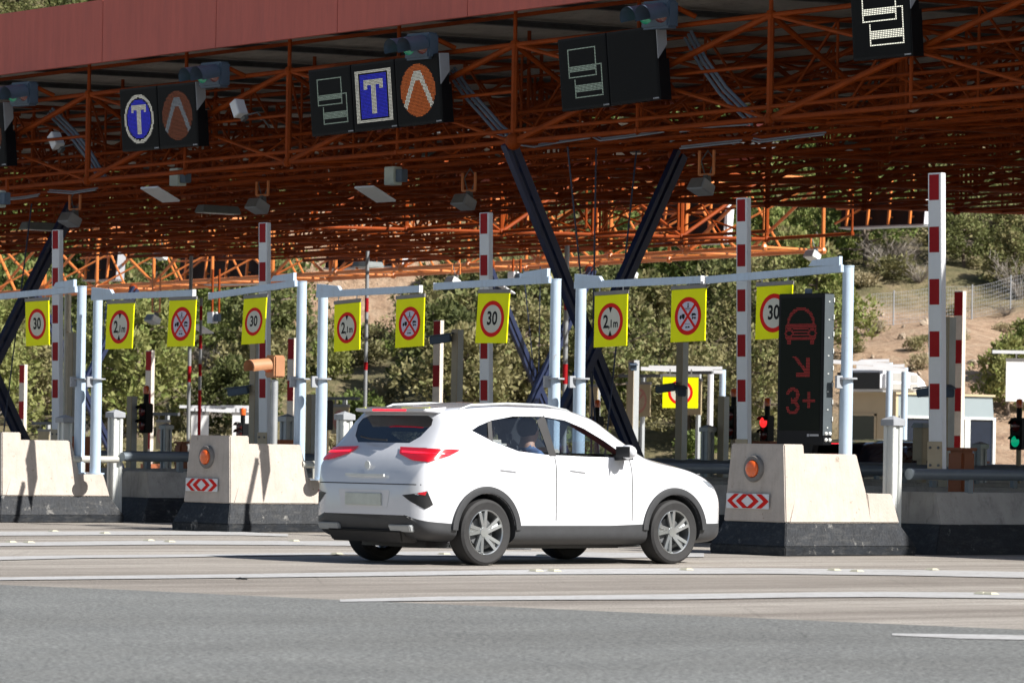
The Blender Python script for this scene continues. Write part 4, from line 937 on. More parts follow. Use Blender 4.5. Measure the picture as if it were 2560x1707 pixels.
# ------------------------------------------------------------------ things hung from the frame
def floodlight(label, px, py, P, top=None, sun=False):
    p = at(px, py, FPX/P); t = thing('floodlight', label, 'floodlight', p, 0, 'floodlights hung in orange brackets'); r0 = min(1.6, max(.5, zb(p.x, p.y)-p.z))
    b = MB()
    for x in (-.17, .17): b.beam((x, .05, .22), (x, .05, r0), .035, .035, (0, 1, 0))
    b.beam((-.17, .05, .22), (.17, .05, .22), .035, .03, (0, 1, 0)); br = b.build('bracket', M_orange_lit, t)
    b = MB(); M = Matrix.Rotation(math.radians(-28), 3, 'X')
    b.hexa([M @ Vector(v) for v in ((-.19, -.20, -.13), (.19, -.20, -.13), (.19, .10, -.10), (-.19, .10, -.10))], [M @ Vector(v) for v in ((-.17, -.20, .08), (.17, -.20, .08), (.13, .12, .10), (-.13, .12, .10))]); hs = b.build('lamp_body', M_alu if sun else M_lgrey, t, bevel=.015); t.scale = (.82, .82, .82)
    b = MB(); b.add([M @ Vector(v) for v in ((-.165, -.204, -.11), (.165, -.204, -.11), (.15, -.204, .06), (-.15, -.204, .06))], [(0, 1, 2, 3)]); b.build('lamp_glass', M_strip, hs)
    b = MB(); b.beam((0, .06, .22), (0, .08, .05), .10, .08, (0, 1, 0)); b.path([(.05, .06, .2), (.16, .08, .45), (.0, .08, .62), (-.16, .08, .45), (-.04, .06, .22)], .012, 5); b.build('cable_loop', M_dgrey, t)
    return t
floodlight('grey floodlight in an orange bracket at far left, above the left boom', 181, 552, 158); floodlight('grey floodlight in an orange bracket above the second boom', 650, 518, 165); floodlight('grey floodlight hung just left of the boom above the car', 1166, 508, 172); floodlight('grey floodlight hung high left of the boom beside the display', 1760, 470, 185)
floodlight('sunlit floodlight in an orange bracket below the leftmost trusses', 386, 800, 112, sun=True); floodlight('sunlit floodlight hanging above the red display sign', 2035, 640, 118, sun=True); floodlight('sunlit floodlight left of the middle gantry arm', 1136, 705, 110, sun=True)
floodlight('small sunlit floodlight beside the navy column top', 1580, 686, 105, sun=True); floodlight('pale floodlight tilted below the left rear truss', 405, 640, 105, sun=True)
def tag_reader(label, px, py, P, sun=False):
    p = at(px, py, FPX/P); t = thing('tag_reader', label, 'tag reader', p, 0, 'toll tag readers hung over the lanes'); r0 = max(.4, zb(p.x, p.y)-p.z)
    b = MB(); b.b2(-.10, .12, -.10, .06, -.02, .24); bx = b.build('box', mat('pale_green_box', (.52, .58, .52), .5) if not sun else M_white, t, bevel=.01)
    b = MB(); b.b2(.12, .27, -.07, .04, .02, .20); b.build('rear_box', M_sig, t, bevel=.01)
    b = MB(); M = Matrix.Rotation(math.radians(-24), 3, 'X'); b.box((-.02, -.32, -.16), (.42, .46, .03), M); b.build('antenna_plate', M_white, t, bevel=.005)
    for x in (-.03, .22): b = MB(); b.beam((x, .0, .22), (x, .0, min(r0, 1.5)), .04, .04, (0, 1, 0)); b.build('hanger', M_orange, t)
    return t
tag_reader('pale tag reader with angled plate below the round T sign', 446, 462, 168); tag_reader('pale tag reader with angled plate below the widest lane sign', 984, 460, 176); tag_reader('sunlit white tag reader right of the leftmost crossed out sign', 532, 806, 108, True); tag_reader('pale tag reader cut off by the left edge', -4, 516, 165)
tag_reader('white tag reader seen over the middle gantry arm', 1284, 706, 112, True)
def camera_box(label, px, py, Y, a):
    p = on_y(px, py, Y); t = thing('camera_box', label, 'camera', p, 0, 'white camera boxes on the front truss'); b = MB(); M = Matrix.Rotation(math.radians(a), 3, 'Y') 
    b.box((0, 0, 0), (.15, .17, .24), M); b.build('box', M_white, t, bevel=.01); b = MB(); b.box((.06, .06, -.14), (.10, .07, .05), M); b.path([(.08, .05, -.1), (.18, .2, -.05), (.16, .45, -.25)], .015, 5); b.build('mount', M_dgrey, t)
camera_box('white camera box tilted on the truss right of the round T sign', 597, 272, 38.0, -28); camera_box('grey white camera box behind the leftmost truss diagonal', 140, 352, 38.3, -35)
def luminaire(label, px, py, P, lit=False, long_=.78):
    p = at(px, py, FPX/P); t = thing('ceiling_luminaire', label, 'light', p, 0, 'flat grey luminaires under the frame'); r0 = max(.2, zb(p.x, p.y)-p.z)
    b = MB(); b.hexa(loopat(-.13, .13, -long_/2, long_/2, -.02), loopat(-.09, .09, -long_/2+.04, long_/2-.04, .10)); b.build('body', mat('luminaire_grey', (.16, .18, .18), .5), t, bevel=.01); b = MB(); b.b2(-.12, .12, -long_/2+.03, long_/2-.03, -.03, -.021); b.build('diffuser', mat('frosted_diffuser', (.40, .43, .40), .3), t)
    for y in (-.25, .25): b = MB(); b.beam((0, y, .09), (0, y, r0), .025, .025, (0, 1, 0)); b.build('hanger', M_orange, t)
for lb, x, y, P in (('flat luminaire under the frame right of the second floodlight row, at left', 545, 530, 155), ('flat luminaire glowing below the navy column top', 1535, 438, 160), ('flat luminaire hung at right below the bright ticket sign', 2135, 373, 165), ('flat luminaire beside the left navy column', 105, 572, 150), ('flat luminaire behind the orange bar in the middle', 1047, 387, 165), ('flat luminaire with a mesh tray low behind the pole, at left centre', 920, 665, 110), ('flat luminaire seen left of the widest boom top', 2290, 520, 125)):
    luminaire(lb, x, y, P)
# lane signs of the far side, seen from behind
def sign_back(label, x0, y0, x1, y1, Y=67.5, pale=True, n=3):
    a, b_ = on_y(x0, y1, Y), on_y(x1, y1, Y); H = on_y(x0, y0, Y).z-a.z; W = b_.x-a.x
    t = thing('far_lane_sign', label, 'lane sign', (a.x, Y, a.z), 0, 'far lane signs seen from behind'); t.rotation_euler = (math.radians(-5), 0, 0)
    b = MB(); b.b2(0, W, 0, .22, 0, H); b.build('box', M_housing, t, bevel=.01)
    if pale: b = MB(); b.b2(W+.001, W+.02, -.02, .24, -.02, H+.02); b.build('side_plate', M_lgrey if W < 1.5 else M_white, t)
    b = MB(); b.b2(-.02, W+.02, -.03, .25, -.03, -.001); b.build('sill', M_alud, t)
    b = MB()
    for k in range(n):
        x = W*(k+.5)/n; b.beam((x, -.12, -.0), (x, -.12, H+.5), .05, .05, (0, 1, 0)); b.beam((x, -.12, H*.3), (x, .0, H*.3), .03, .03)
    b.beam((0, -.15, H*.68), (W, -.15, H*.68), .04, .04); b.beam((0, -.16, 0.05), (W*.6, -.16, H*1.2), .04, .04); b.build('frame', M_orange_lit, t)
sign_back('black back of a far lane sign right of the crossed navy column', 1640, 505, 1808, 610, 66.9); sign_back('wide black back of a far lane sign near the widest boom', 2100, 505, 2310, 568, 66.9, n=4); sign_back('black back of a far lane sign left of the second boom', 445, 628, 650, 712, 66.9, n=4); sign_back('black back of a far lane sign behind the leftmost trusses', 208, 622, 290, 700, 66.9)
sign_back('thin dark far sign left of the boom above the car', 812, 606, 1000, 670, 67.2, n=3)
# the lit lattice gantry behind, which carries the far signs
def zg(X): return 5.47+.0185*(X+66)
GX0, GX1, GN, GY = -100.0, -66.0, 14, 66.2
tg = thing('sign_gantry', 'sunlit orange lattice gantry carrying the far lane signs', 'gantry', ((GX0+GX1)/2, GY, 0))
def gp(X, dy, top): return Vector((X-(GX0+GX1)/2, dy, zg(X)+(1.55 if top else 0)))
gx = [GX0+(GX1-GX0)*k/GN for k in range(GN+1)]
for dy in (-.9, .9):
    b = MB()
    for tp in (0, 1): b.tube(gp(GX0, dy, tp), gp(GX1, dy, tp), .045, 8)
    for k in range(GN+1):
        b.tube(gp(gx[k], dy, 0), gp(gx[k], dy, 1), .042, 7)
        if k < GN: b.tube(gp(gx[k], dy, (k+1) % 2), gp(gx[k+1], dy, k % 2), .04, 7); b.tube(gp(gx[k], dy, 1), gp(gx[k]*.5+gx[k+1]*.5, dy, 0), .026, 6)
        b.sphere(gp(gx[k], dy, 0), .085, 8)
    b.build('side_truss', M_orange_lit, tg, smooth=True)
b = MB()
for k in range(GN+1):
    for tp in (0, 1): b.tube(gp(gx[k], -.9, tp), gp(gx[k], .9, tp), .034, 6)
    if k < GN: b.tube(gp(gx[k], -.9, 0), gp(gx[k+1], .9, 0), .026, 6); b.tube(gp(gx[k], .9, 1), gp(gx[k+1], -.9, 1), .026, 6); b.tube(gp(gx[k], -.9, 0), gp(gx[k+1], .9, 1), .024, 6)
b.build('cross_bracing', M_orange_lit, tg, smooth=True)
# ------------------------------------------------------------------ the toll booth at right
p = at(2237, 1180, FPX/105); bx, by = p.x, p.y
t = thing('toll_booth', 'beige and pale grey toll booth with dark windows at right', 'toll booth', (bx, by, 0))
M_bb = mat('beige_booth_panel', (.50, .40, .25), .55, var=.06, scale=1); M_bs = mat('pale_grey_booth_panel', (.25, .295, .31), .45, var=.05, scale=1)
BW, BL, BH = 1.9, 3.55, 2.50                # runs left (-X) and back (+Y) from its near right corner
b = MB(); b.b2(-BW, -.45, 0, .06, .15, BH); 
b = MB(); z1, z2 = 1.20, 2.0
b.b2(-.62, 0, 0, .08, .2, BH); b.b2(-BW, -.62, 0, .08, 2.03, BH); b.b2(-BW, -1.62, 0, .08, .2, 2.03); b.build('front_wall', M_bb, t)
b = MB(); b.b2(-1.60, -.70, .02, .06, .2, 2.0); d = b.build('door', glass('booth_dark_glass', (.06, .06, .06), .6), t)
b = MB(); 
for x in (-1.61, -.66): b.b2(x-.03, x+.03, -.02, .09, .2, 2.03)
b.b2(-1.64, -.63, -.02, .09, 1.98, 2.04); b.b2(-1.64, -.63, -.01, .09, 1.15, 1.2); b.build('door_frame', M_bb, d)
b = MB(); b.hexa([Vector((-.06, .08, .2)), Vector((0, .08, .2)), Vector((0, BL, .2)), Vector((-.06, BL, .2))], [Vector((-.06, .08, .85)), Vector((0, .08, .85)), Vector((0, BL-.02, .85)), Vector((-.06, BL-.02, .85))])
b.hexa([Vector((-.06, .08, 1.98)), Vector((0, .08, 1.98)), Vector((0, BL-.10, 1.98)), Vector((-.06, BL-.10, 1.98))], [Vector((-.06, .08, BH)), Vector((0, .08, BH)), Vector((0, BL-.16, BH)), Vector((-.06, BL-.16, BH))]); b.b2(-BW, -BW+.06, .08, BL-.1, .2, BH); b.b2(-BW+.06, -.06, BL-.2, BL-.14, .2, BH); b.build('side_wall', M_bs, t)
for y0, y1 in ((.22, 1.45), (1.65, 2.42), (2.60, BL-.12)):
    b = MB(); b.b2(-.045, -.03, y0, y1, .85, 1.98); wn = b.build('window', mat('dark_booth_glass', (.010, .016, .030), .12, var=.1, spec=.4), t)
    b = MB()
    for yy in (y0-.04, y1+.04): b.b2(-.07, .015, yy-.045, yy+.045, .85, 1.98)
    b.b2(-.07, .02, y0-.08, y1+.08, 1.94, 2.0); b.build('window_frame', M_alu, wn)
b = MB(); b.b2(-BW-.05, .06, -.06, BL-.12, BH, BH+.05); b.build('roof', M_bb, t)
b = MB(); b.b2(-BW-.3, .3, -.5, BL+.4, 0, .2); b.build('plinth', M_conc_gray, t)
b = MB(); b.b2(-1.3, -.8, .5, .52, .8, 1.75); b.build('back_panel', mat('lime_yellow_vest', (.55, .75, .02), .7), t).location = (.25, .9, .05)
b = MB(); pr = [(-.0, .0), (-.0, .50), (.30, .56), (1.25, .46), (1.62, .20), (1.66, .02)]
t2 = thing('air_conditioner', 'white rooftop air conditioning unit on the toll booth', 'air conditioner', (bx-.95, by-.25, BH+.055))
b = MB(); b.hexa([Vector((-.85, y, z)) for y, z in pr], [Vector((.75, y, z)) for y, z in pr]); hs = b.build('casing', M_white, t2, smooth=False, bevel=.09)
b = MB(); b.b2(-.76, .64, -.012, .02, .06, .46); b.build('intake_grille', M_blkplastic, t2)
b = MB(); b.b2(.752, .762, .28, .82, .27, .46); b.b2(.752, .762, .95, 1.2, .25, .42); b.b2(.752, .762, .28, .82, .06, .2); b.b2(.752, .762, .95, 1.2, .06, .2); b.build('side_vent', mat('vent_grey', (.36, .35, .33), .6), t2)
M_wsun = mat('white_sheet', (.82, .82, .80), .5, var=.02)
# ------------------------------------------------------------------ far gantries and far signs in the sun
def far_gantry(label, px, top, ax, ya, yb_, P):
    p = at(px, top, FPX/P); q0 = at(px, ya, FPX/P); s = -1; L = abs(px-ax)/P
    t = thing('gantry_pole', label, 'gantry pole', (p.x, p.y, 0), TH, 'far pale gantry poles'); b = MB(); b.tube((0, 0, 0), (0, 0, p.z), .075, 14); b.build('pole', M_pale, t, smooth=True)
    b = MB(); z = q0.z; b.beam((0, -.11, z), (s*L, -.11, z+(0.05)), .05, .085); b.hexa([Vector((-.02, -.13, z+.06)), Vector((-.75, -.13, z+.06)), Vector((-.65, -.13, z+.11)), Vector((-.02, -.13, z+.13))], [Vector((-.02, -.09, z+.06)), Vector((-.75, -.09, z+.06)), Vector((-.65, -.09, z+.11)), Vector((-.02, -.09, z+.13))]); b.build('arm', M_white, t)
far_gantry('far pale gantry pole behind the tall beige post, white arm reaching left', 1807, 924, 1602, 930, 926, 105); far_gantry('far pale gantry pole right of the toll booth roof unit', 2224, 906, 2080, 912, 908, 110); far_gantry('second far pale gantry pole just right over the air conditioner', 2262, 919, 2140, 925, 921, 112); far_gantry('far pale gantry pole among the sunlit white panels at left', 630, 1026, 475, 1030, 1026, 92)
p = at(1777, 930, FPX/108); t = thing('slim_pole', 'far white pole under the far gantry arm', 'pole', (p.x, p.y, 0), 0, 'thin poles among the lanes'); b = MB(); b.tube((0, 0, 0), (0, 0, p.z), .07, 12); b.build('shaft', M_white, t, smooth=True)
def far_sign(label, x0, y0, x1, y1, P, m, disc=None, thick=.03, lit=None):
    lit = m in (M_yellow, M_wsun) if lit is None else lit
    a = at(x0, y1, FPX/P); c = at(x1, y0, FPX/P); W = (x1-x0)/P/(1 if lit else .661); H = (y1-y0)/P
    t = thing('far_sign', label, 'sign', a, TH if lit else 0, 'far hanging sign panels'); b = MB(); b.b2(0, W, 0, thick, 0, H); pn = b.build('panel', m, t)
    b = MB(); b.b2(-.01, W+.01, -.01, thick+.01, H, H+.06); 
    for x in (W*.2, W*.8): b.b2(x-.015, x+.015, .0, .02, H+.06, H+.16)
    b.build('hanger_bar', M_strip, t)
    b = MB(); b.b2(-.3, W+.3, .03, .09, H+.16, H+.23); b.build('rail', M_white if lit else M_dgrey, t)
    b = MB(); b.b2(W*.5-.04, W*.5+.04, .10, .18, -a.z, H+.2); b.build('support', M_alud, t)
    if disc:
        rm, fm, k = disc; R = min(W, H)*.40
        b = MB(); b.disc((W/2, -.002, H*.5), R, (1, 0, 0), (0, 0, 1), 32, R*.78); b.build('red_ring', rm, pn)
        b = MB(); b.disc((W/2, -.0015, H*.5), R*.79, (1, 0, 0), (0, 0, 1), 32); b.build('sign_face', fm, pn)
        if k: b = MB(); n_ = R*.07; b.poly([Vector((W/2-R*.55-n_, -.003, H/2-R*.55+n_)), Vector((W/2-R*.55+n_, -.003, H/2-R*.55-n_)), Vector((W/2+R*.55+n_, -.003, H/2+R*.55-n_)), Vector((W/2+R*.55-n_, -.003, H/2+R*.55+n_))]); b.build('red_bar', rm, pn)
    return t
M_bgs = mat('faded_tan_panel', (.36, .29, .17), .6, var=.08); M_rs = mat('faded_rose_ring', (.40, .17, .13), .6); M_tanf = mat('faded_tan_face', (.38, .28, .19), .6)
far_sign('far bright yellow round sign behind the tall beige post', 1656, 941, 1745, 1019, 118, M_yellow, (M_signred, M_signwhite, False))
far_sign('faded tan far sign right of the tall beige post', 1717, 953, 1750, 1037, 112, M_bgs, (M_rs, M_tanf, False)); far_sign('faded tan far sign with a crossed ring left of the white far arm', 1565, 961, 1622, 1041, 112, M_bgs, (M_rs, M_tanf, True))
far_sign('faded tan far sign by the navy column foot', 1472, 967, 1492, 1040, 112, M_bgs); far_sign('faded tan far sign with a rose disc at the rear left of the car', 828, 1017, 872, 1084, 110, M_bgs, (M_rs, M_rs, False)); far_sign('faded tan far sign right of the dark post in the left lane', 389, 1055, 425, 1122, 105, M_bgs, (M_rs, M_tanf, False)); far_sign('low faded tan far panel at the left edge', 94, 1078, 126, 1108, 105, M_bgs)
far_sign('sunlit white far panel left of the two, behind the dark banded pole', 477, 1036, 521, 1098, 100, M_wsun); far_sign('sunlit white far panel right of the two, beside a small black signal', 580, 1036, 622, 1094, 100, M_wsun); far_sign('big sunlit white panel cut by the right edge', 2514, 902, 2640, 1003, 115, M_wsun)

# orange brown cabinets
for lb, x0, y0, x1, y1, P in (('large orange brown cabinet behind the dark pipe at right', 2366, 1118, 2438, 1235, 198), ('small orange brown cabinet right of the large one', 2440, 1152, 2472, 1200, 150), ('brown cabinet behind the rusty pipe in the left lane', 434, 1103, 472, 1160, 140), ('brown cabinet top behind the right island', 1880, 1102, 1960, 1150, 150)):
    a = at(x0, y1, FPX/P); W = (x1-x0)/P; H = at(x0, y0, FPX/P).z
    t = thing('barrier_cabinet', lb, 'cabinet', (a.x, a.y, 0), 0, 'orange brown barrier cabinets'); b = MB(); b.b2(0, W*.75, 0, W*.66, .1, H-.04); b.build('body', M_rust, t, bevel=.03); b = MB(); b.b2(-.015, W*.75+.015, -.015, W*.66+.015, H-.04, H); b.build('lid', M_rust, t, bevel=.01); b = MB(); b.b2(.03, W*.62-.03, .03, W*.6-.03, 0, .1); b.build('plinth', M_dgrey, t)
# cat's eye studs and a scrap of tyre on the road
M_stud = mat('cream_road_stud', (.46, .44, .34), .5)
for n_, (x, y) in enumerate(((27, 1355), (72, 1356), (133, 1328), (262, 1333), (372, 1351), (424, 1354), (735, 1352), (842, 1385), (1110, 1385), (2085, 1425), (2142, 1428), (2330, 1424), (2455, 1484), (2476, 1485), (1340, 1427), (1385, 1427), (1716, 1424), (1355, 1389))):
    p = on_ground(x, y, .01); b = MB(); b.hexa(loopat(-.055, .055, -.05, .05, 0), loopat(-.035, .035, -.03, .03, .018)); o = b.build('road_stud', M_stud, None, loc=p); tag(o, 'cream reflective road stud set on a white lane line', 'road stud', 'road studs on the lane lines')
p = on_ground(602, 1448, .004); b = MB(); b.path([(-.07, 0, .005), (-.03, .02, .010), (.03, -.01, .010), (.07, .015, .005)], [.005, .010, .009, .004], 6); o = b.build('tyre_scrap', M_rubber, None, loc=p); tag(o, 'small black scrap of tyre on the road near the front line', 'debris')
# wire fence on the bank at right
t = thing('wire_fence', 'wire mesh fence along the top of the bare bank at right', 'fence', hp(14, 154)); o0 = hp(14, 154)
fp = [hp(11.9+.75*k, 151.5+.55*k) for k in range(13)]
for q in fp[::2]: b = MB(); b.tube(q-o0-UV*.1, q-o0+UV*1.25, .028, 6); b.build('fence_post', M_lgrey, t, smooth=True)
b = MB()
for a, c in zip(fp[:-1], fp[1:]):
    a, c = a-o0, c-o0
    for k in range(9): b.tube(a+UV*(.05+.14*k), c+UV*(.05+.14*k), .005, 3)
    for k in range(8): u = k/8; e = a.lerp(c, u); b.tube(e+UV*.05, e+UV*1.17, .004, 3)
b.build('wire_mesh', M_lgrey, t)

# loose rocks on the bare bank
rk = []; rr_ = random.Random(5)
for v in range(4):
    b = MB(); b.sphere((0, 0, 0), .22, 8, (1, rr_.uniform(.6, .9), rr_.uniform(.5, .75)))
    b.v = [(x*rr_.uniform(.75, 1.2), y*rr_.uniform(.75, 1.2), z*rr_.uniform(.75, 1.2)) for x, y, z in b.v]; rk.append(b.build('rock', mat('pale_rock', (.34, .27, .20), .9, var=.2), None))
n = 0; seen = set()
while n < 52:
    d = rr_.uniform(134, 157); U = rr_.uniform(8.5, .12*d) if rr_.random() < .7 else rr_.uniform(-9.5, -2)
    if n > 40: d = rr_.uniform(150.5, 154.5); U = rr_.uniform(11, 15)
    if U < 0: d = rr_.uniform(161, 173)
    if soil(U, d) < .5: continue
    v = n % 4; o = rk[v] if v not in seen else rk[v].copy()
    if v in seen: col.objects.link(o)
    seen.add(v); o.location = hp(U, d, .03); s_ = rr_.uniform(.35, 1.0); o.scale = (s_, s_, s_); o.rotation_euler = (rr_.random(), rr_.random(), rr_.uniform(0, 6)); n += 1
    tag(o, 'pale loose rock on the bare bank at right' if U > 0 else 'pale loose rock on the bare slope at centre left', 'rock', 'loose rocks on the bare slopes')
# ------------------------------------------------------------------ the white car
def pchip(xs, ys, x):
    n = len(xs)
    if x <= xs[0]: return ys[0]
    if x >= xs[-1]: return ys[-1]
    i = max(k for k in range(n-1) if xs[k] <= x); h = [xs[k+1]-xs[k] for k in range(n-1)]; dl = [(ys[k+1]-ys[k])/h[k] for k in range(n-1)]
    def m(k):
        if k == 0: return dl[0]
        if k == n-1: return dl[-1]
        if dl[k-1]*dl[k] <= 0: return 0
        return 2*dl[k-1]*dl[k]/(dl[k-1]+dl[k])
    t = (x-xs[i])/h[i]; t2, t3 = t*t, t*t*t
    return (2*t3-3*t2+1)*ys[i]+(t3-2*t2+t)*h[i]*m(i)+(-2*t3+3*t2)*ys[i+1]+(t3-t2)*h[i]*m(i+1)
ST = [ # y, w, z bottom, z cladding, z belt, w belt, w7, z7, w8, z8, z top
 (-.84,.62,.42,.50,.72,.60,.56,.745,.40,.76,.765), (-.80,.77,.33,.46,.86,.75,.70,.89,.55,.91,.915), (-.72,.845,.27,.44,1.00,.82,.77,1.04,.60,1.07,1.08),
 (-.60,.88,.25,.43,1.05,.85,.785,1.15,.62,1.20,1.215), (-.46,.895,.24,.42,1.07,.865,.77,1.28,.62,1.38,1.405), (-.36,.90,.23,.41,1.08,.87,.755,1.36,.62,1.50,1.545), (-.1,.905,.21,.40,1.075,.878,.755,1.37,.63,1.545,1.60),
 (.5,.905,.20,.40,1.05,.887,.765,1.37,.64,1.575,1.635), (1.1,.905,.20,.40,1.03,.887,.765,1.35,.64,1.57,1.63), (1.6,.905,.20,.40,1.02,.882,.77,1.29,.63,1.49,1.555),
 (2.0,.905,.20,.41,1.01,.875,.78,1.18,.64,1.29,1.35), (2.35,.90,.20,.42,1.00,.865,.78,1.065,.62,1.105,1.13), (2.7,.895,.20,.42,.97,.86,.76,1.01,.55,1.045,1.06), (3.0,.88,.21,.42,.91,.83,.70,.955,.5,.985,1.00),
 (3.25,.82,.22,.42,.82,.76,.62,.865,.42,.89,.905), (3.40,.72,.24,.42,.69,.66,.52,.74,.35,.765,.775), (3.47,.55,.30,.42,.55,.50,.40,.58,.25,.60,.605)]
YS = [s[0] for s in ST]
def stv(c, y): return pchip(YS, [s[c] for s in ST], y)
def ring(y):
    w, zb_, zc, zl, w6, w7, z7, w8, z8, zt = [stv(c, y) for c in range(1, 11)]
    return [(0, zb_), (w*.55, zb_), (w*.84, zb_+.005), (w*.985, zb_+.07), (w, zc), (w*1.0, zc+(zl-zc)*.35), (w*.994, zc+(zl-zc)*.75), (w6, zl), (w7, z7), (w8, z8), (w8*.58, z8+(zt-z8)*.66), (0, zt)]
def catmull(P_, n):
    out = []
    for i in range(len(P_)-1):
        p0 = P_[i-1] if i else P_[0]; p1, p2 = P_[i], P_[i+1]; p3 = P_[i+2] if i+2 < len(P_) else P_[-1]
        for k in range(n):
            t = k/n
            out.append(tuple(.5*((2*b)+(-a+c)*t+(2*a-5*b+4*c-d)*t*t+(-a+3*b-3*c+d)*t**3) for a, b, c, d in zip(p0, p1, p2, p3)))
    return out+[P_[-1]]
def boolean(o, cutters):
    for c in cutters:
        md = o.modifiers.new('cut', 'BOOLEAN'); md.operation = 'DIFFERENCE'; md.solver = 'EXACT'; md.object = c
        try: md.material_mode = 'TRANSFER'
        except Exception: pass
    dg = bpy.context.evaluated_depsgraph_get(); dg.update(); me = bpy.data.meshes.new_from_object(o.evaluated_get(dg))
    o.modifiers.clear(); old = o.data; o.data = me; bpy.data.meshes.remove(old)
    for c in cutters: bpy.data.objects.remove(c)
def row_grid(poly, nz, nx):                      # structured grid filling a polygon that every level line cuts once
    zs = [p[1] for p in poly]; z0, z1 = min(zs)+1e-4, max(zs)-1e-4; rows = []
    for j in range(nz+1):
        z = z0+(z1-z0)*j/nz; xs = []
        for (a, b), (c, d) in zip(poly, poly[1:]+poly[:1]):
            if (b <= z < d) or (d <= z < b): xs.append(a+(c-a)*(z-b)/(d-b))
        if len(xs) < 2: xs = [xs[0], xs[0]] if xs else [poly[0][0]]*2
        rows.append([(min(xs)+(max(xs)-min(xs))*i/nx, z) for i in range(nx+1)])
    return rows
def patch(bvh, poly, org, ax, dr, off, m, name, parent, nz=10, nx=16):  # a shaped piece laid on the body shell
    rows = row_grid(poly, nz, nx); b = MB(); ok = []
    for r in rows:
        for s, z in r:
            o = Vector(org)+Vector(ax)*s+Vector((0, 0, z)); h = bvh.ray_cast(o, Vector(dr), 6.0)
            if h[0] is None: b.v.append(tuple(o)); ok.append(False)
            else: nn = h[1] if h[1].dot(Vector(dr)) < 0 else -h[1]; b.v.append(tuple(h[0]+nn*off)); ok.append(True)
    k = nx+1
    for j in range(nz):
        for i in range(nx):
            q = (j*k+i, j*k+i+1, (j+1)*k+i+1, (j+1)*k+i)
            if all(ok[x] for x in q): b.f.append(q); b.m.append(0)
    return b.build(name, m, parent, smooth=True, fix=False)
def person(label, loc, cloth, hair, reach):
    vs, es, rs = [], [], []
    def add(p, r, par=None):
        vs.append(Vector(p)); rs.append(r); i = len(vs)-1
        if par is not None: es.append((par, i))
        return i
    pel = add((0, 0, .10), .14); sp = add((0, -.04, .28), .135, pel); ch = add((0, -.07, .46), .15, sp); nk = add((0, -.06, .60), .058, ch)
    h1 = add((0, -.045, .67), .072, nk); h2 = add((0, -.03, .76), .092, h1); add((0, -.04, .83), .07, h2); add((0, .065, .735), .018, h1)
    for s in (-1, 1):
        sh = add((s*.17, -.06, .50), .07, ch); el = add((s*.25, .12+.02*reach, .30), .048, sh); wr = add((s*.17, .36, .40 if reach else .26), .03, el); pa = add((s*.155, .42, .42 if reach else .26), .036, wr)
        for k, (dx, l) in enumerate(((-.03, .055), (-.011, .07), (.008, .066), (.027, .05))):
            a = add((s*.155+dx, .45, (.43 if reach else .26)), .010, pa); bq = add((s*.155+dx, .45+l*.6, (.45 if reach else .25)), .009, a); add((s*.155+dx, .45+l*.5, (.415 if reach else .22)), .008, bq)
        a = add((s*.155-s*.045, .43, (.44 if reach else .28)), .011, pa); add((s*.155-s*.055, .46, (.455 if reach else .285)), .009, a)
        hp_ = add((s*.10, .02, .09), .095, pel); kn = add((s*.13, .42, .14), .062, hp_); an = add((s*.13, .58, -.22), .042, kn); add((s*.13, .70, -.26), .038, an)
    me = bpy.data.meshes.new('person'); me.from_pydata([tuple(v) for v in vs], es, []); o = bpy.data.objects.new('person', me); col.objects.link(o)
    sk_ = o.modifiers.new('skin', 'SKIN')
    for i, v in enumerate(me.skin_vertices[0].data): v.radius = (rs[i], rs[i]); v.use_root = (i == 0)
    sb = o.modifiers.new('sub', 'SUBSURF'); sb.levels = 2; sb.render_levels = 2
    dg = bpy.context.evaluated_depsgraph_get(); dg.update(); m2 = bpy.data.meshes.new_from_object(o.evaluated_get(dg)); o.modifiers.clear(); o.data = m2; bpy.data.meshes.remove(me)
    m2.materials.clear(); m2.materials.append(cloth); m2.materials.append(M_skin)
    for p in m2.polygons:
        c = p.center; p.use_smooth = True; p.material_index = 1 if (c.z > .585 or (c.y > .20 and c.z > .20 and abs(c.x) > .08 and c.y > .22+abs(c.x)*.1 and c.z > .205)) else 0
    o.location = loc; tag(o, label, 'person')
    b = MB(); b.sphere((0, -.055, .775), .105, 14, (1.0, 1.08, 1.05)); b.v = [(x, y, z) if not (y > .0 and z < .80) else (x*.93, -.0-abs(y)*.2, z) for x, y, z in b.v]; b.build('hair', hair, o, smooth=True)
    b = MB()
    for s in (-1, 1): b.sphere((s*.036, .052, .765), .014, 8)
    b.build('eyes', M_white, o, smooth=True)
    return o
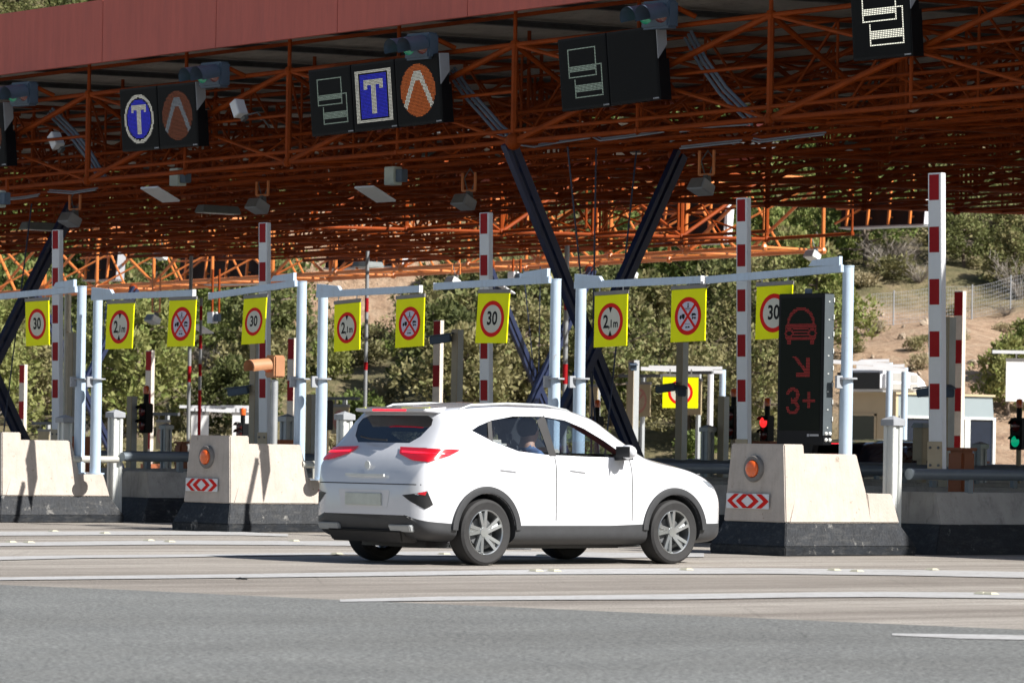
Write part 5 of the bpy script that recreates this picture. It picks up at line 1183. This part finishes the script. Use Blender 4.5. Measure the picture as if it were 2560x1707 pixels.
def make_car(label, loc, rz):
    t = thing('parked_car' if False else 'car', label, 'car', loc, rz)
    ys = [-.84+(3.47+.84)*k/92 for k in range(93)]; SEG = 4; b = MB(); N = None
    for y in ys:
        h = catmull(ring(y), SEG); full = h+[(-x, z) for x, z in h[-2:0:-1]]; N = len(full); b.v += [(x, y, z) for x, z in full]
    for i in range(len(ys)-1):
        for k in range(N): b.f.append((i*N+k, i*N+(k+1) % N, (i+1)*N+(k+1) % N, (i+1)*N+k)); b.m.append(0)
    b.f.append(tuple(range(N))); b.f.append(tuple((len(ys)-1)*N+k for k in range(N))[::-1]); b.m += [0, 0]
    body = b.build('body', [M_car, M_int, M_plastic], None, smooth=False)
    bm = bmesh.new(); bm.from_mesh(body.data); bvh = BVHTree.FromBMesh(bm); bm.free()
    cut = []
    for yw in (0, 2.585):
        for s in (-1, 1): c = MB(); c.tube((s*.58, yw, .335), (s*1.1, yw, .335), .385, 40); cut.append(c.build('cutter', M_int))
    c = MB(); c.hexa(loopat(-.755, .755, -.42, 1.95, .62), loopat(-.565, .565, -.14, 1.38, 1.515)); cut.append(c.build('cutter', M_int))
    dlo = [(-.10, 1.345), (.02, 1.395), (.2, 1.45), (.5, 1.495), (.9, 1.50), (1.2, 1.465), (1.45, 1.385), (1.7, 1.26), (1.97, 1.095), (1.4, 1.10), (.8, 1.115), (.45, 1.145), (.15, 1.235)]
    c = MB(); c.prism([Vector((-1.2, y, z)) for y, z in dlo], (2.4, 0, 0)); cut.append(c.build('cutter', M_int))
    rw = [(-.40, 1.21), (.40, 1.21), (.51, 1.275), (.575, 1.39), (.55, 1.45), (.45, 1.485), (-.45, 1.485), (-.55, 1.45), (-.575, 1.39), (-.51, 1.275)]
    c = MB(); c.prism([Vector((x, -.95, z)) for x, z in rw], (0, .75, 0)); cut.append(c.build('cutter', M_int))
    ws = [(-.67, 1.13), (.67, 1.13), (.60, 1.33), (.53, 1.50), (-.53, 1.50), (-.60, 1.33)]
    c = MB(); c.prism([Vector((x, 1.25, z)) for x, z in ws], (0, 1.3, 0)); cut.append(c.build('cutter', M_int))
    boolean(body, cut)
    me = body.data; me.materials.clear()
    for m in (M_car, M_int): me.materials.append(m)
    # which faces are still the outer shell? the rest are cut faces and take the interior colour
    bm = bmesh.new(); bm.from_mesh(me); clad = []
    for f in bm.faces:
        c = f.calc_center_median(); h = bvh.find_nearest(c); f.material_index = 0 if h[3] < .004 else 1; f.smooth = f.material_index == 0
        if f.material_index == 0 and c.z < stv(3, c.y)+.002: clad.append(f)
    b2 = bm.copy(); idx = {f.index for f in clad}; bm.faces.index_update()
    bmesh.ops.delete(bm, geom=clad, context='FACES'); bm.to_mesh(me); bm.free()
    b2.faces.ensure_lookup_table(); bmesh.ops.delete(b2, geom=[f for f in b2.faces if not (f.material_index == 0 and f.calc_center_median().z < stv(3, f.calc_center_median().y)+.002)], context='FACES')
    cm = bpy.data.meshes.new('cladding'); b2.to_mesh(cm); b2.free(); cm.materials.append(M_plastic); co = bpy.data.objects.new('cladding', cm); col.objects.link(co); co.parent = t
    for p in cm.polygons: p.material_index = 0
    me.set_sharp_from_angle(angle=math.radians(40)); body.parent = t
    for s in (-1, 1):
        patch(bvh, dlo, (s*1.5, 0, 0), (0, 1, 0), (-s, 0, 0), -.006, M_glass, 'side_window', t, 14, 30)
        patch(bvh, [(.86, 1.10), (.955, 1.10), (.93, 1.51), (.80, 1.505)], (s*1.5, 0, 0), (0, 1, 0), (-s, 0, 0), .001, M_blkplastic, 'door_pillar', t, 8, 3)
        patch(bvh, [(.09, 1.255), (.14, 1.235), (.20, 1.452), (.145, 1.44)], (s*1.5, 0, 0), (0, 1, 0), (-s, 0, 0), .001, M_blkplastic, 'quarter_pillar', t, 8, 2)
        for y in (.02, .93, 1.98):
            d = patch(bvh, [(y-.006, .45), (y+.006, .45), (y+.006, 1.09 if y > .1 else 1.2), (y-.006, 1.09 if y > .1 else 1.2)], (s*1.5, 0, 0), (0, 1, 0), (-s, 0, 0), .0015, M_int, 'door_seam', t, 20, 1) if y > .1 else None
        for y in (.28, 1.22):
            h = patch(bvh, [(y-.10, .945), (y+.11, .94), (y+.11, .97), (y-.10, .975)], (s*1.5, 0, 0), (0, 1, 0), (-s, 0, 0), .018, M_car, 'door_handle', t, 2, 6)
        patch(bvh, [(-.225, 1.10), (-.08, 1.035), (.08, 1.02), (.28, 1.09), (.38, 1.150), (-.225, 1.165)], (s*.707*2, -.707*2, 0), (s*.707, .707, 0), (-s*.707, .707, 0), .011, M_tail, 'tail_lamp', t, 22, 44)
        patch(bvh, [(-.20, 1.103), (.26, 1.09), (.30, 1.112), (-.20, 1.125)], (s*.707*2, -.707*2, 0), (s*.707, .707, 0), (-s*.707, .707, 0), .015, M_lit, 'lamp_strip', t, 4, 44)
        patch(bvh, [(-.10, .64), (.06, .56), (.14, .60), (.08, .74), (-.02, .715), (-.18, .70)][::1], (s*.707*2, -.707*2, 0), (s*.707, .707, 0), (-s*.707, .707, 0), .005, M_blkplastic, 'bumper_vent', t, 8, 8)
        patch(bvh, [(-.02, .70), (.06, .695), (.075, .735), (.0, .73)], (s*.707*2, -.707*2, 0), (s*.707, .707, 0), (-s*.707, .707, 0), .009, M_tail, 'reflector', t, 3, 6)
        patch(bvh, [(-.15, .74), (.22, .80), (.30, .87), (.05, .84), (-.20, .78)], (s*.707*2, .707*2+2.6, 0), (s*.707, -.707, 0), (-s*.707, -.707, 0), .005, mat('headlamp_glass', (.25, .28, .32), .1, coat=1.0), 'headlamp', t, 6, 10)
        for yw in (0, 2.585):
            M = Matrix.Translation((0, yw, .335)) @ Matrix.Rotation(PI/2, 4, 'Y')
            a = MB(); 
            pr = [(.378, .80), (.388, .925), (.405, .93), (.452, .922), (.458, .90), (.455, .84)]
            a.lathe([(r, s*x) for r, x in pr], M, 40, a0=PI/2+.05, a1=3*PI/2-.05); a.build('arch_trim', M_plastic, t, smooth=True)
            wl = thing('wheel', None, None); del_ = wl; wl.parent = t; wl.location = (s*.80, yw, .333)
            M2 = Matrix.Rotation(PI/2, 4, 'Y')
            a = MB(); a.lathe([(.225, -.10), (.30, -.112), (.325, -.095), (.333, -.06), (.333, .06), (.325, .095), (.30, .112), (.225, .10)], M2, 48); a.build('tyre', M_rubber, wl, smooth=True)
            a = MB(); a.lathe([(.228, s*.098), (.222, s*.104), (.212, s*.095), (.205, s*.03), (.20, -s*.08)], M2, 40); a.lathe([(.0, s*.075), (.05, s*.078), (.058, s*.06), (.06, s*.02)], M2, 20)
            for k in range(5):
                for dk in (-.19, .19):
                    an = 2*PI*k/5+.3; p0 = Vector((s*.062, .05*math.cos(an+dk*1.2), .05*math.sin(an+dk*1.2))); p1 = Vector((s*.090, .215*math.cos(an+dk+.22), .215*math.sin(an+dk+.22))); a.beam(p0, p1, .034, .022, (1, 0, 0))
                an = 2*PI*k/5+.3; q = [Vector((s*.070, r*math.cos(an+d), r*math.sin(an+d))) for r, d in ((.09, -.12), (.20, .05), (.20, .30), (.09, .22))]; a.add(q, [(0, 1, 2, 3)])
            a.build('rim', M_alloy, wl, smooth=True); a = MB(); a.lathe([(0, s*.02), (.15, s*.02)], M2, 30); a.build('brake_disc', M_dgrey, wl)
        m_ = MB(); m_.sphere((s*1.02, 1.80, 1.155), .12, 14, (.95, .62, .62)); mo = m_.build('mirror', M_car, t, smooth=True); m_ = MB(); m_.beam((s*.84, 1.84, 1.09), (s*1.0, 1.82, 1.10), .14, .05); m_.b2(s*1.02-.10, s*1.02+.10, 1.725, 1.735, 1.10, 1.21); m_.build('mirror_mount', M_blkplastic, mo)
        rr = MB(); rr.path([(s*.60, -.12, 1.555), (s*.605, .02, 1.598), (s*.61, .5, 1.622), (s*.61, 1.0, 1.615), (s*.60, 1.32, 1.57), (s*.59, 1.42, 1.53)], [.009, .013, .013, .013, .013, .009], 8); rr.build('roof_rail', M_alud, t, smooth=True)
    patch(bvh, rw, (0, -1.5, 0), (1, 0, 0), (0, 1, 0), -.004, M_glassd, 'rear_window', t, 10, 24)
    patch(bvh, ws, (0, 4.0, 0), (1, 0, 0), (0, -1, 0), -.004, M_glass, 'windscreen', t, 10, 20)
    s_ = MB(); s_.hexa([Vector(p) for p in ((-.60, -.36, 1.508), (.60, -.36, 1.508), (.54, -.53, 1.520), (-.54, -.53, 1.520))], [Vector(p) for p in ((-.61, -.28, 1.575), (.61, -.28, 1.575), (.55, -.53, 1.552), (-.55, -.53, 1.552))]); s_.build('spoiler', M_car, t, bevel=.01)
    s_ = MB(); s_.b2(-.26, .26, -.536, -.529, 1.527, 1.546); s_.build('brake_strip', M_lit, t)
    s_ = MB(); s_.b2(-.28, .28, -.862, -.842, .585, .705); s_.build('number_plate', mat('plain_number_plate', (.55, .58, .52), .5), t, bevel=.004)
    patch(bvh, [(-.36, .56), (.36, .56), (.40, .74), (-.40, .74)], (0, -1.5, 0), (1, 0, 0), (0, 1, 0), .003, M_car, 'plate_recess', t, 4, 10)
    patch(bvh, [(-.80, .795), (.80, .795), (.80, .805), (-.80, .805)], (0, -1.5, 0), (1, 0, 0), (0, 1, 0), .0025, M_int, 'tailgate_seam', t, 1, 30)
    s_ = MB(); s_.beam((-.30, -.835, .905-.02), (.30, -.835, .905-.02), .02, .025); s_.lathe([(0, .0), (.042, .0), (.042, .008), (0, .008)], Matrix.Translation((0, -.80, .985)) @ Matrix.Rotation(PI/2, 4, 'X'), 8); s_.build('tailgate_trim', M_alu, t)
    s_ = MB(); s_.hexa(loopat(-.55, .55, -.80, -.60, .22), loopat(-.58, .58, -.85, -.60, .34)); s_.build('diffuser', M_blkplastic, t, bevel=.015)
    for s in (-1, 1): s_ = MB(); s_.hexa(loopat(s*.56-.16, s*.56+.16, -.83, -.70, .33), loopat(s*.56-.17, s*.56+.17, -.86, -.70, .40)); s_.build('skid_plate', M_alud, t, bevel=.01)
    s_ = MB(); s_.b2(-.50, .50, -.45, 3.2, .17, .30); s_.b2(-.57, .57, .45, 2.1, .16, .28); s_.b2(-.56, .56, -.1, .1, .26, .36); s_.build('underbody', M_blkplastic, t)
    st = MB(); st.path([(-.33+.0, -.62, 1.27), (-.15, -.64, 1.245), (.12, -.655, 1.235)], .010, 6); st.build('rear_wiper', M_blkplastic, t)
    for s in (-.37, .37):
        q = MB(); q.hexa(loopat(s-.24, s+.24, .95, 1.42, .45), loopat(s-.23, s+.23, .95, 1.44, .66)); q.hexa(loopat(s-.23, s+.23, .84, .98, .6), loopat(s-.19, s+.19, .68, .78, 1.20)); q.hexa(loopat(s-.11, s+.11, .67, .76, 1.22), loopat(s-.10, s+.10, .64, .72, 1.36)); q.build('front_seat', M_int, t, bevel=.04)
    q = MB(); q.hexa(loopat(-.60, .60, .05, .5, .5), loopat(-.60, .60, .05, .52, .66)); q.hexa(loopat(-.60, .60, -.06, .08, .6), loopat(-.56, .56, -.22, -.12, 1.12)); q.build('rear_bench', M_int, t, bevel=.04)
    q = MB(); q.lathe([(.17, -.012), (.182, 0), (.17, .012), (.158, 0), (.17, -.012)], Matrix.Translation((-.37, 1.62, 1.02)) @ Matrix.Rotation(math.radians(66), 4, 'X'), 24); q.b2(-.75, .75, 1.75, 1.95, .75, 1.04); q.build('dashboard', M_int, t, smooth=False)
    return t
CX, CY, CR, CS = -31.86, 27.02, 0.0, .955
car = make_car('white compact SUV with red tail lamps driving to the right', (CX, CY, 0), CR); car.scale = (CS, CS, CS)
person('driver in grey at the wheel of the white car', (CX-.35, CY+1.05, .55), M_cloth2, M_hair, 1)
person('passenger in blue seated on the near side of the white car', (CX+.35, CY+1.01, .55), M_cloth, M_hair, 0)
q = at(2128, 1250, FPX/150)
c2 = copy_tree(car, 'low dark blue black car queuing behind the right toll island', (q.x, q.y, 0), 0.0); c2.scale = (1, 1, .82)
for cc in (c2,):
    for ch in cc.children:
        for i, sl in enumerate(ch.material_slots):
            if sl.material in (M_car, M_glass, M_glassd, M_tail):
                m = sl.material; sl.link = 'OBJECT'; sl.material = M_cardark if m in (M_car, M_tail) else M_glassd

# ------------------------------------------------------------------ pines, oaks and scrub on the hillside
def region(x):
    if x < 180: return 'near the left edge'
    if x < 640: return 'between the first and second booms'
    if x < 900: return 'behind the second boom'
    if x < 1240: return 'behind the boom above the car'
    if x < 1480: return 'behind the crossed navy columns'
    if x < 1860: return 'behind the tall beige post'
    if x < 2160: return 'behind the red display sign'
    if x < 2400: return 'behind the widest boom'
    return 'near the right edge'
vars_ = [tree_variant(11, 4.6, 3.4, M_pine, 'pine', ''), tree_variant(12, 3.9, 3.2, M_pine, 'pine', ''), tree_variant(13, 5.3, 3.6, M_pine, 'pine', ''), tree_variant(14, 3.2, 2.8, M_pine, 'pine', ''), tree_variant(15, 3.4, 3.6, M_oak, 'oak', ''), tree_variant(16, 2.8, 3.0, M_oak, 'oak', '')]
used = [False]*len(vars_); rt = random.Random(21); placed = []
def plant(U, d, v, s):
    p = hp(U, d); x, y, = screen(p+UV*2.0); rz = rt.uniform(0, 6.28)
    hgt = ('tall', 'bushy', 'tall', 'small', 'rounded', 'low')[v]; kind = 'yellow green pine' if v < 4 else 'dark green oak'; lvl = 'high up' if d > 190 else ('halfway up' if d > 160 else 'low down')
    lb = '%s %s %s, %s' % (hgt, kind, lvl, region(x)); gp = '%ss on the hillside' % ('pine' if v < 4 else 'oak')
    if not used[v]: o = vars_[v]; used[v] = True; o.location = p; o.rotation_euler = (0, 0, rz); o['label'] = lb; o['group'] = gp
    else: o = copy_tree(vars_[v], lb, p, rz, group=gp)
    o.scale = (s, s, s*rt.uniform(.9, 1.1)); placed.append((U, d))
tries = 0
while len(placed) < 235 and tries < 12000:
    tries += 1; d = 133+92*rt.random()**0.9; U = rt.uniform(-.125, .125)*d
    x, y = screen(hp(U, d, 1.5))
    if not (-60 < x < 2620) or y < 200 and x > 420: continue
    if soil(U, d) > .35 and rt.random() > .04: continue
    if x < 640 and 780 < y < 960 and d < 165 and rt.random() < .85: continue
    if x < 560 and d < 150 and rt.random() < .6: continue
    vt = rt.choice([0, 0, 1, 1, 2, 3, 3]); top = screen(hp(U, d, 5.6))[1]
    if 660 < x < 1060 and d < 172 and top < 775: continue
    if 1975 < x < 2640 and d < 156 and top < (1000 if x < 2480 else 930): continue
    if 1985 < x and d < 158 and top < 735 and x < 2600: continue
    md = 2.1 if x > 640 else 2.6
    if any((U-a)**2+((d-b)*.55)**2 < md*md for a, b in placed): continue
    dark = vnoise(U/9+40, d/16) > (.60 if x < 1900 else .42)
    v = rt.choice([4, 5]) if dark else rt.choice([0, 0, 1, 1, 2, 3, 3]); plant(U, d, v, rt.uniform(.75, 1.2))
plant(15.7, 136.5, 3, .75); plant(10.1, 143, 1, .95); plant(9.6, 147, 0, .9); plant(16.6, 139, 1, .6)
sv = [shrub_variant(31, .9, 1.5, M_scrub, ''), shrub_variant(32, .7, 1.2, M_oak, ''), shrub_variant(33, 1.0, 1.6, M_pine, ''), shrub_variant(34, 1.1, 2.0, M_twig, '', True)]
us = [False]*4; n = 0
while n < 290:
    d = 130+62*rt.random(); U = rt.uniform(-.125, .125)*d; x, y = screen(hp(U, d, .4))
    if not (-40 < x < 2600) or y < 560: continue
    so = soil(U, d)
    if so > .5 and rt.random() > .5: continue
    v = rt.choice([0, 0, 1, 2, 3] if x < 640 else [0, 0, 1, 1, 2, 3]); s = rt.uniform(.6, 1.3)*(.5 if so > .5 else 1)
    if so > .5: v = rt.choice([0, 0, 3])
    lb = '%s %s, %s' % (('dry olive shrub', 'dark green shrub', 'yellow green bush', 'grey bare twiggy bush')[v], 'on the bare bank' if so > .5 else ('lower down' if d < 155 else 'higher up'), region(x))
    if 690 < x < 985 and d < 163 and screen(hp(U, d, 1.0))[1] < 770: continue
    if so <= .5 and 1985 < x and d < 157: continue
    p = hp(U, d, -.05); gp = 'shrubs on the slope'
    if not us[v]: o = sv[v]; us[v] = True; o.location = p
    else: o = sv[v].copy(); col.objects.link(o); o.location = p
    o['label'] = lb; o['group'] = gp; o.rotation_euler = (0, 0, rt.uniform(0, 6.28)); o.scale = (s, s, s*rt.uniform(.8, 1.2)); n += 1

# plants of one look in one stretch: told apart by their order from the left
import collections
same = collections.defaultdict(list)
for o in list(col.objects):
    if o.parent is None and o.get('category') in ('tree', 'shrub'): same[o['label']].append(o)
NTH = 'leftmost,second,third,fourth,fifth,sixth,seventh,eighth,ninth,tenth,eleventh,twelfth,thirteenth,fourteenth,fifteenth,sixteenth,seventeenth,eighteenth,nineteenth,twentieth'.split(',')
for lb, os_ in same.items():
    if len(os_) < 2 or len(os_) > 20: continue
    os_.sort(key=lambda o: screen(o.location)[0])
    for k, o in enumerate(os_): o['label'] = lb+(', leftmost one' if k == 0 else (', rightmost one' if k == len(os_)-1 else ', %s from left' % NTH[k]))
